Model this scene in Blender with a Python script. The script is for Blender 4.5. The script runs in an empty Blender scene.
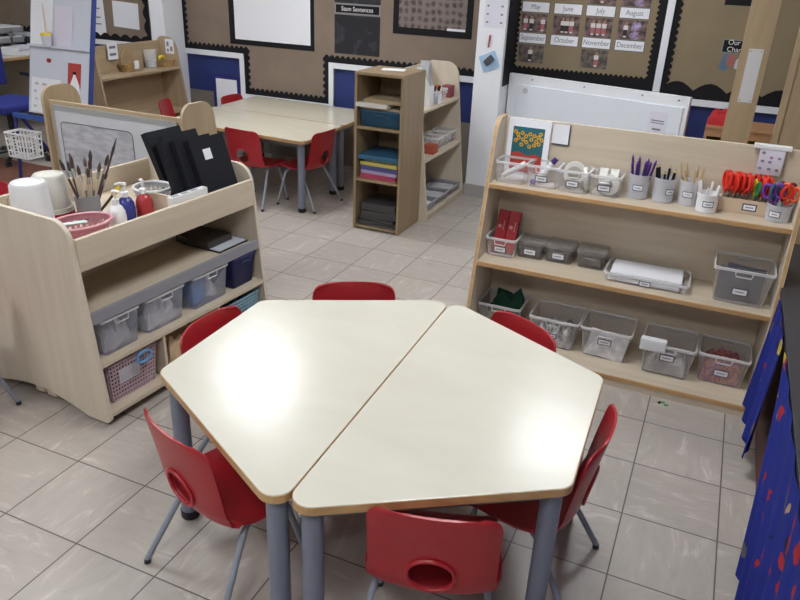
import bpy, bmesh, math, random
from mathutils import Vector, Matrix
random.seed(7)
PI = math.pi
sc = bpy.context.scene
COL = sc.collection

# ------------------------------------------------------------------ materials
MATS = {}
def nodemat(name):
    m = bpy.data.materials.new(name); m.use_nodes = True
    nt = m.node_tree; b = nt.nodes['Principled BSDF']
    return m, nt, b
def plain(name, col, rough=0.5, metal=0.0, spec=0.5, vary=0.0, scale=20.0, coat=0.0):
    if name in MATS: return MATS[name]
    m, nt, b = nodemat(name)
    b.inputs['Roughness'].default_value = rough; b.inputs['Metallic'].default_value = metal
    b.inputs['Specular IOR Level'].default_value = spec
    b.inputs['Coat Weight'].default_value = coat
    if vary > 0:
        tc = nt.nodes.new('ShaderNodeTexCoord'); n = nt.nodes.new('ShaderNodeTexNoise')
        n.inputs['Scale'].default_value = scale; n.inputs['Detail'].default_value = 4
        r = nt.nodes.new('ShaderNodeValToRGB')
        r.color_ramp.elements[0].color = tuple(c*(1-vary) for c in col)+(1,)
        r.color_ramp.elements[1].color = tuple(min(1, c*(1+vary)) for c in col)+(1,)
        r.color_ramp.elements[0].position = 0.3; r.color_ramp.elements[1].position = 0.7
        nt.links.new(tc.outputs['Object'], n.inputs['Vector']); nt.links.new(n.outputs['Fac'], r.inputs['Fac'])
        nt.links.new(r.outputs['Color'], b.inputs['Base Color'])
    else:
        b.inputs['Base Color'].default_value = tuple(col)+(1,)
    MATS[name] = m
    return m
def wood(name, c1, c2, rough=0.4, scl=(2.0, 30.0, 30.0), spec=0.5):
    m, nt, b = nodemat(name)
    tc = nt.nodes.new('ShaderNodeTexCoord'); mp = nt.nodes.new('ShaderNodeMapping')
    mp.inputs['Scale'].default_value = scl
    n = nt.nodes.new('ShaderNodeTexNoise'); n.inputs['Scale'].default_value = 1.0; n.inputs['Detail'].default_value = 5
    n.inputs['Roughness'].default_value = 0.6; n.inputs['Distortion'].default_value = 0.4
    r = nt.nodes.new('ShaderNodeValToRGB')
    r.color_ramp.elements[0].color = tuple(c1)+(1,); r.color_ramp.elements[1].color = tuple(c2)+(1,)
    r.color_ramp.elements[0].position = 0.3; r.color_ramp.elements[1].position = 0.72
    nt.links.new(tc.outputs['Object'], mp.inputs['Vector']); nt.links.new(mp.outputs['Vector'], n.inputs['Vector'])
    nt.links.new(n.outputs['Fac'], r.inputs['Fac']); nt.links.new(r.outputs['Color'], b.inputs['Base Color'])
    b.inputs['Roughness'].default_value = rough; b.inputs['Specular IOR Level'].default_value = spec
    MATS[name] = m
    return m
def clear(name, col, opacity, rough=0.25):
    m = bpy.data.materials.new(name); m.use_nodes = True; nt = m.node_tree
    b = nt.nodes['Principled BSDF']; o = nt.nodes['Material Output']
    b.inputs['Base Color'].default_value = tuple(col)+(1,); b.inputs['Roughness'].default_value = rough
    t = nt.nodes.new('ShaderNodeBsdfTransparent'); t.inputs['Color'].default_value = (0.99, 0.99, 1.0, 1)
    fr = nt.nodes.new('ShaderNodeLayerWeight'); fr.inputs['Blend'].default_value = 0.25
    mr = nt.nodes.new('ShaderNodeMapRange'); mr.inputs['To Min'].default_value = opacity; mr.inputs['To Max'].default_value = min(1, opacity+0.35)
    mx = nt.nodes.new('ShaderNodeMixShader')
    nt.links.new(fr.outputs['Facing'], mr.inputs['Value']); nt.links.new(mr.outputs['Result'], mx.inputs['Fac'])
    nt.links.new(t.outputs['BSDF'], mx.inputs[1]); nt.links.new(b.outputs['BSDF'], mx.inputs[2])
    nt.links.new(mx.outputs['Shader'], o.inputs['Surface'])
    MATS[name] = m
    return m

MAPLE = wood('maple_ply', (0.54, 0.45, 0.345), (0.64, 0.55, 0.435), 0.40)
MAPLE_V = wood('maple_ply_upright', (0.58, 0.505, 0.41), (0.66, 0.585, 0.485), 0.45, (25, 25, 1.6))
BEECH = wood('beech_ply', (0.37, 0.275, 0.175), (0.46, 0.35, 0.23), 0.45, (22, 22, 1.4))
BEECH_H = wood('beech_ply_level', (0.37, 0.275, 0.175), (0.46, 0.35, 0.23), 0.45)
EDGE = wood('varnished_edge', (0.42, 0.25, 0.11), (0.58, 0.36, 0.17), 0.35)
TABLE = wood('maple_laminate', (0.575, 0.55, 0.475), (0.62, 0.595, 0.52), 0.23, (3, 7, 7), 0.5)
TABLE_FAR = wood('cream_laminate', (0.60, 0.55, 0.44), (0.64, 0.59, 0.48), 0.2, (3, 7, 7), 0.5)
BROWNW = wood('brown_beech', (0.25, 0.175, 0.10), (0.33, 0.24, 0.145), 0.45, (22, 22, 1.4))
BROWNWH = wood('brown_beech_level', (0.25, 0.175, 0.10), (0.33, 0.24, 0.145), 0.45)
TIMBER = wood('pine_timber', (0.36, 0.26, 0.16), (0.47, 0.35, 0.22), 0.5, (14, 14, 1.2))
RED = plain('red_polypropylene', (0.37, 0.013, 0.022), 0.36, vary=0.06, scale=8)
GREYLEG = plain('blue_grey_steel', (0.185, 0.205, 0.275), 0.38, spec=0.5)
CHAIRLEG = plain('grey_tube_steel', (0.27, 0.30, 0.36), 0.35)
DARKLEG = plain('dark_grey_steel', (0.12, 0.13, 0.14), 0.4)
RUBBER = plain('black_rubber', (0.012, 0.012, 0.014), 0.6)
BLACK = plain('black_card', (0.012, 0.011, 0.014), 0.7, spec=0.2)
BLACKP = plain('black_plastic', (0.02, 0.02, 0.025), 0.4)
FOLDER = plain('black_folder_board', (0.010, 0.011, 0.017), 0.6, spec=0.25)
WHITEP = plain('white_plastic', (0.78, 0.78, 0.80), 0.35)
PAPER = plain('white_paper', (0.80, 0.81, 0.87), 0.8)
PAPERG = plain('grey_paper', (0.50, 0.50, 0.53), 0.8, vary=0.12, scale=14)
WPAINT = plain('white_gloss_paint', (0.80, 0.82, 0.88), 0.35)
HESSIAN = plain('brown_hessian', (0.235, 0.18, 0.14), 0.95, vary=0.07, scale=5)
HESSIAN2 = plain('khaki_hessian', (0.26, 0.205, 0.13), 0.95, vary=0.07, scale=5)
WBOARD = plain('whiteboard_face', (0.62, 0.65, 0.75), 0.18)
WBOARDG = plain('greyish_board_face', (0.54, 0.55, 0.59), 0.25, vary=0.04, scale=5)
SILVER = plain('silver_trim', (0.42, 0.43, 0.45), 0.35, 0.4)
GREYLIP = plain('grey_laminate', (0.27, 0.27, 0.31), 0.45)
NAVY = plain('navy_plastic', (0.025, 0.03, 0.16), 0.35)
BLUEP = plain('blue_plastic', (0.03, 0.09, 0.36), 0.35)
BLUEF = plain('blue_fabric', (0.02, 0.03, 0.22), 0.8)
TEAL = plain('teal_plastic', (0.035, 0.115, 0.21), 0.45)
PINK = plain('pink_plastic', (0.68, 0.33, 0.38), 0.4)
YELLOW = plain('yellow_plastic', (0.75, 0.60, 0.05), 0.4)
GREENF = plain('dark_green_felt', (0.004, 0.045, 0.025), 0.9)
GREENP = plain('green_plastic', (0.02, 0.25, 0.08), 0.4)
PURPLE = plain('purple_plastic', (0.16, 0.05, 0.42), 0.4)
DPURPLE = plain('dark_purple_lacquer', (0.06, 0.02, 0.16), 0.35)
ORANGE = plain('orange_plastic', (0.75, 0.13, 0.03), 0.4)
SCISRED = plain('scarlet_plastic', (0.72, 0.035, 0.02), 0.35)
REDP = plain('red_card', (0.36, 0.012, 0.02), 0.5)
REDCLOTH = plain('red_cloth', (0.42, 0.015, 0.02), 0.85)
STEEL = plain('bright_steel', (0.55, 0.55, 0.56), 0.25, 0.9)
NATURAL = plain('natural_wood_stick', (0.55, 0.40, 0.20), 0.5)
BRUSHW = plain('pale_brush_handle', (0.60, 0.50, 0.38), 0.4)
BRUSHD = plain('dark_brush_handle', (0.07, 0.035, 0.03), 0.35)
BRISTLE = plain('dark_bristle', (0.05, 0.04, 0.04), 0.8)
WICKER = plain('wicker', (0.45, 0.30, 0.13), 0.7, vary=0.3, scale=60)
GREYPOT = plain('grey_plastic', (0.28, 0.28, 0.29), 0.4)
LETTER = plain('grey_letter_ink', (0.20, 0.20, 0.24), 0.8)
WHITELET = plain('white_letter_ink', (0.75, 0.75, 0.75), 0.8)
LABELB = plain('label_border_ink', (0.06, 0.06, 0.10), 0.7)
CLEAR = clear('clear_plastic', (0.93, 0.92, 0.93), 0.19)
CLEAR2 = clear('frosted_plastic', (0.78, 0.79, 0.86), 0.48)
CLEAR3 = clear('bluish_clear_plastic', (0.66, 0.70, 0.84), 0.24)
CLEARG = clear('smoky_plastic', (0.50, 0.47, 0.45), 0.22)
CLEARRIM = clear('clear_plastic_rim', (0.84, 0.84, 0.86), 0.5)
TOPGREY = plain('slate_table_surface', (0.045, 0.045, 0.055), 0.4)
REDBROWN = plain('red_brown_paint', (0.12, 0.03, 0.03), 0.5)
DARKFILL = plain('dark_contents', (0.13, 0.11, 0.11), 0.7, vary=0.4, scale=40)

# ------------------------------------------------------------------ mesh helpers
class G:
    """collects shapes into one bmesh; every adder takes a material slot index mi"""
    def __init__(s): s.bm = bmesh.new(); s.mi = 0
    def _tag(s, faces):
        for f in faces: f.material_index = s.mi
    def box(s, x0, x1, y0, y1, z0, z1, bev=0.0, M=None, seg=2):
        bm = s.bm
        vs = [bm.verts.new((x, y, z)) for x in (x0, x1) for y in (y0, y1) for z in (z0, z1)]
        q = [(0,1,3,2),(4,6,7,5),(0,4,5,1),(2,3,7,6),(0,2,6,4),(1,5,7,3)]
        fs = [bm.faces.new([vs[i] for i in f]) for f in q]
        s._tag(fs)
        if bev > 0:
            es = list({e for f in fs for e in f.edges})
            r = bmesh.ops.bevel(bm, geom=es, offset=bev, segments=seg, affect='EDGES', profile=0.7)
            s._tag(r['faces'])
            vs = list({v for f in r['faces'] for v in f.verts} | {v for v in vs if v.is_valid})
        if M is not None:
            bmesh.ops.transform(bm, matrix=M, verts=[v for v in vs if v.is_valid])
        return s
    def prism(s, poly, a, b, axis='z', bev=0.0, M=None, side=None):
        """poly: 2d points; axis z -> (x,y), x -> (y,z), y -> (x,z)"""
        bm = s.bm
        def p(u, v, w):
            return (u, v, w) if axis == 'z' else ((w, u, v) if axis == 'x' else (u, w, v))
        lo = [bm.verts.new(p(u, v, a)) for u, v in poly]; hi = [bm.verts.new(p(u, v, b)) for u, v in poly]
        n = len(poly)
        fs = [bm.faces.new(lo[::-1]), bm.faces.new(hi)]
        fs += [bm.faces.new((lo[i], lo[(i+1) % n], hi[(i+1) % n], hi[i])) for i in range(n)]
        s._tag(fs)
        if side is not None:
            for f in fs[2:]: f.material_index = side
        bmesh.ops.recalc_face_normals(bm, faces=fs)
        vs = lo+hi
        if bev > 0:
            es = list(fs[0].edges)+list(fs[1].edges)
            r = bmesh.ops.bevel(bm, geom=es, offset=bev, segments=2, affect='EDGES', profile=0.7)
            s._tag(r['faces'])
            vs = list({v for f in r['faces'] for v in f.verts} | {v for v in vs if v.is_valid})
        if M is not None: bmesh.ops.transform(bm, matrix=M, verts=[v for v in vs if v.is_valid])
        return s
    def tube(s, pts, r, n=10, cap=True, closed=False):
        bm = s.bm; P = [Vector(p) for p in pts]; N = len(P)
        rs = r if isinstance(r, (list, tuple)) else [r]*N
        rings = []; up = None
        for i in range(N):
            if closed: t = (P[(i+1) % N]-P[i-1]).normalized()
            else: t = (P[min(i+1, N-1)]-P[max(i-1, 0)]).normalized()
            if up is None:
                up = Vector((0, 0, 1)) if abs(t.z) < 0.9 else Vector((1, 0, 0))
            a = t.cross(up).normalized(); b = a.cross(t).normalized(); up = b
            rings.append([bm.verts.new(P[i]+(a*math.cos(2*PI*k/n)+b*math.sin(2*PI*k/n))*rs[i]) for k in range(n)])
        fs = []
        for i in range(N if closed else N-1):
            A, B = rings[i], rings[(i+1) % N]
            fs += [bm.faces.new((A[k], B[k], B[(k+1) % n], A[(k+1) % n])) for k in range(n)]
        if cap and not closed: fs += [bm.faces.new(rings[0]), bm.faces.new(rings[-1][::-1])]
        s._tag(fs); bmesh.ops.recalc_face_normals(bm, faces=fs)
        return s
    def lathe(s, prof, n=24, c=(0, 0, 0), sy=1.0, M=None):
        """prof list of (r,z); r==0 ends close"""
        bm = s.bm; rings = []
        for r, z in prof:
            if r <= 1e-6: rings.append([bm.verts.new((c[0], c[1], c[2]+z))])
            else: rings.append([bm.verts.new((c[0]+r*math.cos(2*PI*k/n), c[1]+sy*r*math.sin(2*PI*k/n), c[2]+z)) for k in range(n)])
        fs = []
        for A, B in zip(rings[:-1], rings[1:]):
            for k in range(n):
                a0, a1 = A[k % len(A)], A[(k+1) % n % len(A)]; b0, b1 = B[k % len(B)], B[(k+1) % n % len(B)]
                q = []
                for v in (a0, a1, b1, b0):
                    if v not in q: q.append(v)
                if len(q) >= 3: fs.append(bm.faces.new(q))
        s._tag(fs); bmesh.ops.recalc_face_normals(bm, faces=fs)
        if M is not None: bmesh.ops.transform(bm, matrix=M, verts=[v for R in rings for v in R])
        return s
    def grid(s, fn, nu, nv):
        bm = s.bm
        V = [[bm.verts.new(fn(i/(nu-1), j/(nv-1))) for i in range(nu)] for j in range(nv)]
        fs = [bm.faces.new((V[j][i], V[j][i+1], V[j+1][i+1], V[j+1][i])) for j in range(nv-1) for i in range(nu-1)]
        s._tag(fs); return s
    def slot(s, k): s.mi = k; return s

def link(o, parent=None):
    COL.objects.link(o)
    if parent is not None: o.parent = parent
    return o
def obj(name, g, mat, parent=None, smooth=False, loc=None, rot=None):
    me = bpy.data.meshes.new(name); g.bm.to_mesh(me); g.bm.free()
    for m in (mat if isinstance(mat, (list, tuple)) else [mat]): me.materials.append(m)
    if smooth:
        me.polygons.foreach_set('use_smooth', [True]*len(me.polygons))
        try: me.set_sharp_from_angle(angle=math.radians(40))
        except Exception: pass
    o = bpy.data.objects.new(name, me); link(o, parent)
    if loc is not None: o.location = loc
    if rot is not None: o.rotation_euler = rot
    return o
def tag(o, label, cat, group=None, kind=None):
    o['label'] = label; o['category'] = cat
    if group: o['group'] = group
    if kind: o['kind'] = kind
    return o
def thing(name, label, cat, loc=(0, 0, 0), rz=0.0, group=None, rot=None):
    o = bpy.data.objects.new(name, None); link(o); o.empty_display_size = 0.05
    o.location = loc; o.rotation_euler = rot if rot is not None else (0, 0, rz)
    return tag(o, label, cat, group)
def solo(name, g, mat, label, cat, loc=(0, 0, 0), rz=0.0, group=None, smooth=False, rot=None, kind=None):
    o = obj(name, g, mat, None, smooth, loc, rot if rot is not None else (0, 0, rz))
    return tag(o, label, cat, group, kind)
def struct(name, g, mat, label=None, parent=None, smooth=False):
    o = obj(name, g, mat, parent, smooth)
    if parent is None:
        o['kind'] = 'structure'
        if label: o['label'] = label; o['category'] = name.split('_')[0]
    return o
def dup(root, loc, rz, label=None, group=None):
    r = root.copy(); COL.objects.link(r); r.location = loc; r.rotation_euler = (0, 0, rz)
    if label: r['label'] = label
    if group: r['group'] = group
    for ch in list(root.children):
        c = ch.copy(); COL.objects.link(c); c.parent = r
        for gch in list(ch.children):
            d = gch.copy(); COL.objects.link(d); d.parent = c
    return r
def text(name, body, size, mat, parent, loc, rot, ex=0.0006, align='CENTER', sx=1.0):
    cu = bpy.data.curves.new(name, 'FONT'); cu.body = body; cu.size = size; cu.extrude = ex
    cu.align_x = align; cu.align_y = 'CENTER'; cu.materials.append(mat)
    tmp = bpy.data.objects.new(name+'_curve', cu); COL.objects.link(tmp)
    me = bpy.data.meshes.new_from_object(tmp.evaluated_get(bpy.context.evaluated_depsgraph_get()))
    bpy.data.objects.remove(tmp); me.name = name
    o = bpy.data.objects.new(name, me); link(o, parent); o.location = loc; o.rotation_euler = rot; o.scale = (sx, 1, 1)
    return o
def rpoly(pts, rad, n=6):
    """polygon with rounded corners; rad single or per-corner"""
    out = []; N = len(pts)
    for i in range(N):
        r = rad[i] if isinstance(rad, (list, tuple)) else rad
        p = Vector(pts[i]); a = (Vector(pts[i-1])-p); b = (Vector(pts[(i+1) % N])-p)
        if r <= 1e-6: out.append(tuple(p)); continue
        la, lb = a.length, b.length; a.normalize(); b.normalize()
        th = math.acos(max(-1, min(1, a.dot(b)))); d = min(r/math.tan(th/2), la*0.49, lb*0.49); r2 = d*math.tan(th/2)
        c = p+(a+b).normalized()*(r2/math.sin(th/2)); s0 = p+a*d; s1 = p+b*d
        a0 = math.atan2(s0.y-c.y, s0.x-c.x); a1 = math.atan2(s1.y-c.y, s1.x-c.x)
        da = (a1-a0+PI) % (2*PI)-PI
        for k in range(n+1):
            t = a0+da*k/n; out.append((c.x+r2*math.cos(t), c.y+r2*math.sin(t)))
    return out
def T3(x, y, z, rz=0, rx=0, ry=0):
    return Matrix.Translation((x, y, z)) @ Matrix.Rotation(rz, 4, 'Z') @ Matrix.Rotation(ry, 4, 'Y') @ Matrix.Rotation(rx, 4, 'X')
# ------------------------------------------------------------------ camera
cam_d = bpy.data.cameras.new('camera'); cam = bpy.data.objects.new('camera', cam_d); COL.objects.link(cam)
cam_d.sensor_fit = 'HORIZONTAL'; cam_d.sensor_width = 36.0; cam_d.lens = 36.0*725.98/800.0
R = Matrix.Rotation(0.399229, 4, 'Z') @ Matrix.Rotation(1.134997, 4, 'X') @ Matrix.Rotation(0.043587, 4, 'Z')
cam.matrix_world = Matrix.Translation((1.863101, -1.499932, 1.676358)) @ R
cam_d.clip_start = 0.05
sc.camera = cam
sc.view_settings.view_transform = 'Standard'; sc.view_settings.look = 'None'
sc.view_settings.gamma = 1.0; sc.view_settings.use_curve_mapping = False
sc.view_settings.exposure = 0.95
sc.cycles.use_denoising = True
sc.cycles.max_bounces = 8; sc.cycles.transparent_max_bounces = 16

# ------------------------------------------------------------------ setting
XL, XR, YF, YB, ZC = -5.4, 3.5, -3.4, 4.2, 2.6
TILE = 0.305
def floor_material():
    m, nt, b = nodemat('marbled_vinyl_tile'); L = nt.links
    N = lambda t: nt.nodes.new(t)
    geo = N('ShaderNodeNewGeometry'); sep = N('ShaderNodeSeparateXYZ'); L.new(geo.outputs['Position'], sep.inputs[0])
    def math_(op, a, bb=None, c=None):
        n = N('ShaderNodeMath'); n.operation = op
        for i, v in enumerate((a, bb, c)):
            if v is None: continue
            if isinstance(v, (int, float)): n.inputs[i].default_value = v
            else: L.new(v, n.inputs[i])
        return n.outputs[0]
    tx = math_('DIVIDE', sep.outputs[0], TILE); ty = math_('DIVIDE', sep.outputs[1], TILE)
    dx = math_('ABSOLUTE', math_('SUBTRACT', math_('FRACT', math_('ADD', tx, 0.5)), 0.5))
    dy = math_('ABSOLUTE', math_('SUBTRACT', math_('FRACT', math_('ADD', ty, 0.5)), 0.5))
    d = math_('MINIMUM', dx, dy)
    line = N('ShaderNodeMapRange'); line.inputs['From Min'].default_value = 0.004; line.inputs['From Max'].default_value = 0.0105
    L.new(d, line.inputs['Value'])
    fx = math_('FLOOR', tx); fy = math_('FLOOR', ty)
    par = math_('MODULO', math_('ADD', math_('ADD', fx, fy), 400.0), 2.0)
    idv = N('ShaderNodeCombineXYZ'); L.new(fx, idv.inputs[0]); L.new(fy, idv.inputs[1])
    wn = N('ShaderNodeTexWhiteNoise'); wn.noise_dimensions = '2D'; L.new(idv.outputs[0], wn.inputs['Vector'])
    def streaks(sx, sy):
        c = N('ShaderNodeCombineXYZ')
        L.new(math_('ADD', math_('MULTIPLY', tx, sx), math_('MULTIPLY', wn.outputs['Value'], 37.0)), c.inputs[0])
        L.new(math_('MULTIPLY', ty, sy), c.inputs[1])
        n = N('ShaderNodeTexNoise'); n.inputs['Scale'].default_value = 1.0; n.inputs['Detail'].default_value = 5
        n.inputs['Roughness'].default_value = 0.62; n.inputs['Distortion'].default_value = 0.9
        L.new(c.outputs[0], n.inputs['Vector']); return n.outputs['Fac']
    s1 = streaks(2.0, 7.0); s2 = streaks(7.0, 2.0)
    mixs = N('ShaderNodeMix'); mixs.data_type = 'FLOAT'; L.new(par, mixs.inputs['Factor']); L.new(s1, mixs.inputs['A']); L.new(s2, mixs.inputs['B'])
    ramp = N('ShaderNodeValToRGB'); e = ramp.color_ramp.elements
    e[0].position = 0.22; e[0].color = (0.33, 0.29, 0.255, 1); e[1].position = 0.74; e[1].color = (0.60, 0.555, 0.505, 1)
    for p_, c_ in ((0.36, (0.405, 0.362, 0.325, 1)), (0.58, (0.44, 0.395, 0.358, 1)), (0.66, (0.52, 0.475, 0.43, 1))):
        q = e.new(p_); q.color = c_
    L.new(mixs.outputs['Result'], ramp.inputs['Fac'])
    tone = N('ShaderNodeMapRange'); tone.inputs['To Min'].default_value = 0.93; tone.inputs['To Max'].default_value = 1.05
    L.new(wn.outputs['Value'], tone.inputs['Value'])
    mt = N('ShaderNodeMix'); mt.data_type = 'RGBA'; mt.blend_type = 'MULTIPLY'; mt.inputs['Factor'].default_value = 1.0
    L.new(ramp.outputs['Color'], mt.inputs['A']); L.new(tone.outputs['Result'], mt.inputs['B'])
    mx = N('ShaderNodeMix'); mx.data_type = 'RGBA'; L.new(line.outputs['Result'], mx.inputs['Factor'])
    mx.inputs['A'].default_value = (0.09, 0.07, 0.055, 1); L.new(mt.outputs['Result'], mx.inputs['B'])
    L.new(mx.outputs['Result'], b.inputs['Base Color'])
    b.inputs['Roughness'].default_value = 0.34; b.inputs['Specular IOR Level'].default_value = 0.5
    return m
struct('floor', G().box(XL, XR, YF, YB+0.1, -0.05, 0), floor_material(), 'grey marbled vinyl tile floor of the classroom')
def wall_material():
    m, nt, b = nodemat('painted_wall_bands'); L = nt.links
    geo = nt.nodes.new('ShaderNodeNewGeometry'); sep = nt.nodes.new('ShaderNodeSeparateXYZ'); L.new(geo.outputs['Position'], sep.inputs[0])
    r = nt.nodes.new('ShaderNodeValToRGB'); r.color_ramp.interpolation = 'CONSTANT'
    e = r.color_ramp.elements; e[0].position = 0; e[0].color = (0.22, 0.19, 0.16, 1); e[1].position = 0.50/2.6; e[1].color = (0.02, 0.035, 0.16, 1)
    q = e.new(0.84/2.6); q.color = (0.62, 0.63, 0.66, 1)
    d = nt.nodes.new('ShaderNodeMath'); d.operation = 'DIVIDE'; d.inputs[1].default_value = 2.6
    L.new(sep.outputs[2], d.inputs[0]); L.new(d.outputs[0], r.inputs['Fac']); L.new(r.outputs['Color'], b.inputs['Base Color'])
    b.inputs['Roughness'].default_value = 0.6
    return m
WALLP = plain('cream_wall_paint', (0.60, 0.58, 0.54), 0.7)
CEIL = plain('white_ceiling_paint', (0.75, 0.75, 0.74), 0.9)
struct('wall_back', G().box(XL, XR, YB, YB+0.1, 0, ZC), wall_material(), 'back wall with navy band under the display boards')
struct('wall_left', G().box(XL-0.1, XL, YF, YB+0.1, 0, ZC), WALLP, 'cream side wall beyond the desk')
struct('wall_right', G().box(XR, XR+0.1, YF, YB+0.1, 0, ZC), WALLP, 'cream side wall beyond the low table')
struct('wall_front', G().box(XL, XR, YF-0.1, YF, 0, ZC), WALLP, 'cream wall behind the viewer')
struct('ceiling', G().box(XL-0.1, XR+0.1, YF-0.1, YB+0.1, ZC, ZC+0.1), CEIL, 'white classroom ceiling')
def emat(name, s, col=(0.95, 0.98, 1.0)):
    m = bpy.data.materials.new(name); m.use_nodes = True; nt = m.node_tree
    nt.nodes.remove(nt.nodes['Principled BSDF']); e = nt.nodes.new('ShaderNodeEmission')
    e.inputs['Color'].default_value = tuple(col)+(1,); e.inputs['Strength'].default_value = s
    nt.links.new(e.outputs[0], nt.nodes['Material Output'].inputs['Surface']); return m
LAMPS = [(-1.15, 2.75, 17), (1.25, 2.95, 11), (-3.5, 2.75, 9), (-1.15, 0.6, 14), (1.25, 0.9, 16), (-3.5, 0.4, 9), (-0.9, -1.7, 17), (1.4, -1.7, 15)]
for i, (x, y, s) in enumerate(LAMPS):
    where = ['above the far tables', 'above the calendar board', 'above the desk', 'above the mobile trolley', 'above the art shelf', 'above the easel side of the room',
             'above the near floor beside the trolley', 'above the near side of the joined tables'][i]
    t = thing('ceiling_light', 'square white ceiling light panel '+where, 'ceiling light', (x, y, ZC-0.045), 0, 'ceiling lights')
    obj('light_frame', G().box(-.31, .31, -.31, -.28, 0, .045).box(-.31, .31, .28, .31, 0, .045).box(-.31, -.28, -.28, .28, 0, .045).box(.28, .31, -.28, .28, 0, .045), WHITEP, t)
    obj('diffuser', G().box(-.28, .28, -.28, .28, .012, .04), emat('lamp_diffuser_glow_%d' % i, s), t)

# columns
def column(name, label, x0, x1, y0, skirt=True):
    c = struct(name, G().box(x0, x1, y0, YB, 0, ZC), WPAINT, label)
    if skirt: struct('column_skirting', G().box(x0-.008, x1+.008, y0-.008, YB, 0, .10), plain('grey_skirting', (0.40, 0.39, 0.39), 0.5), None, c)
column('column_middle', 'white square column between the two display boards', .112, .32, 3.885)
column('column_left', 'white boxed pipe column in the corner behind the open shelf', -2.95, -2.8, 3.92, False)
struct('trim_1', G().box(1.372, 1.42, 4.17, 4.2, .83, 2.3), WPAINT, 'white upright strip between calendar board and khaki board')

# ------------------------------------------------------------------ display boards
def board(name, label, outer, back_mat, trims, borders, pitch=0.05, amp=0.012, bw=0.05, tw=0.045):
    """outer: (x,z) list, inside on the left of each edge; trims/borders: per edge booleans or widths"""
    t = thing(name, label, 'display board', (outer[0][0], 4.2, outer[0][1]), 0, 'wall display boards')
    ox, oz = outer[0]; N = len(outer); P = [Vector((x-ox, z-oz)) for x, z in outer]
    obj('backing', G().prism([tuple(p) for p in P], -.014, -.002, 'y'), back_mat, t)
    gt = G(); gb = G(); any_t = any_b = False
    for i in range(N):
        a, b = P[i], P[(i+1) % N]; d = (b-a); Ln = d.length; d.normalize(); n = Vector((-d.y, d.x))
        prv = (a-P[i-1]).normalized(); nxt = (P[(i+2) % N]-b).normalized()
        ra = prv.x*d.y-prv.y*d.x < 0; rb = d.x*nxt.y-d.y*nxt.x < 0     # reflex ends need extending
        w0 = (tw if trims[i] else 0)
        if trims[i]:
            any_t = True
            A = a-d*(tw if ra else 0); B = b+d*(tw if rb else 0)
            gt.prism([tuple(A), tuple(B), tuple(B+n*tw), tuple(A+n*tw)], -.028-.0006*i, 0.0, 'y')
        if borders[i]:
            any_b = True
            w = borders[i] if not isinstance(borders[i], bool) else bw
            A = a-d*((w0+w) if ra else 0); B = b+d*((w0+w) if rb else 0); L = (B-A).length
            pi_, am = pitch[i] if isinstance(pitch, list) else (pitch, amp)
            k = max(2, int(L/pi_)); pts = [tuple(A+n*w0), tuple(B+n*w0)]
            for j in range(k*6, -1, -1):
                s = j/(k*6); pts.append(tuple(A+d*(L*s)+n*(w0+w+am*(abs(math.sin(PI*s*k))-0.5)*2)))
            gb.prism(pts, -.017-.0006*i, -.013, 'y')
    if any_t: obj('frame', gt, WPAINT, t)
    if any_b: obj('scalloped_border', gb, BLACK, t)
    return t
board('pinboard', 'brown display board with a lowered middle section behind the far tables', [(-2.86, .83), (-2.2, .83), (-2.2, .48), (-1.24, .48), (-1.24, .83), (.108, .83), (.108, 2.1), (-2.86, 2.1)],
      HESSIAN, [1, 1, 1, 1, 1, 0, 0, 1], [True]*6+[False, True])
cb = board('pinboard', 'khaki calendar display board with month name cards', [(.322, .86), (1.37, .86), (1.37, 2.1), (.322, 2.1)], HESSIAN2, [0]*4, [.125, .055, .055, .014], 0.036, 0.008)
obj('border_return', G().box(.0, .003, -.27, -.014, 0, 1.24), BLACK, cb)
board('pinboard', 'khaki display board with a wavy black bottom border', [(1.421, .83), (3.2, .83), (3.2, 2.1), (1.421, 2.1)], HESSIAN2, [1, 0, 0, 0], [.085, .05, .05, .045], [(.21, .028), (.05, .01), (.05, .01), (.045, .009)])
board('pinboard', 'brown display board in the corner beside the easel', [(-5.3, .83), (-3.2, .83), (-3.2, 2.1), (-5.3, 2.1)], HESSIAN, [1, 0, 0, 0], [True]*4, 0.12, 0.016)
YP = 4.186
def sheet(name, label, cat, x0, x1, z0, z1, mat, y=YP, th=.002, group=None, tilt=0):
    return solo(name, G().box(-(x1-x0)/2, (x1-x0)/2, -th, 0, -(z1-z0)/2, (z1-z0)/2), mat, label, cat, ((x0+x1)/2, y, (z0+z1)/2), group=group, rot=(0, tilt, 0))
# white poster in black mount
t = thing('poster', 'white blank poster in a black mount on the brown board', 'poster', (-1.86, YP, .95))
obj('mount', G().box(-.435, .43, -.003, 0, 0, .68), BLACK, t)
def poster_fn(u, v):
    x = -.375+.77*u; z = .045+.60*v
    return (x, -.006-.010*max(0, math.sin(PI*u))*math.exp(-((v-.03)/.09)**2), z+.012*math.sin(PI*u)*(1-v)**8*0)
g = G().grid(poster_fn, 16, 16); obj('paper', g, PAPER, t, True)
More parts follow.
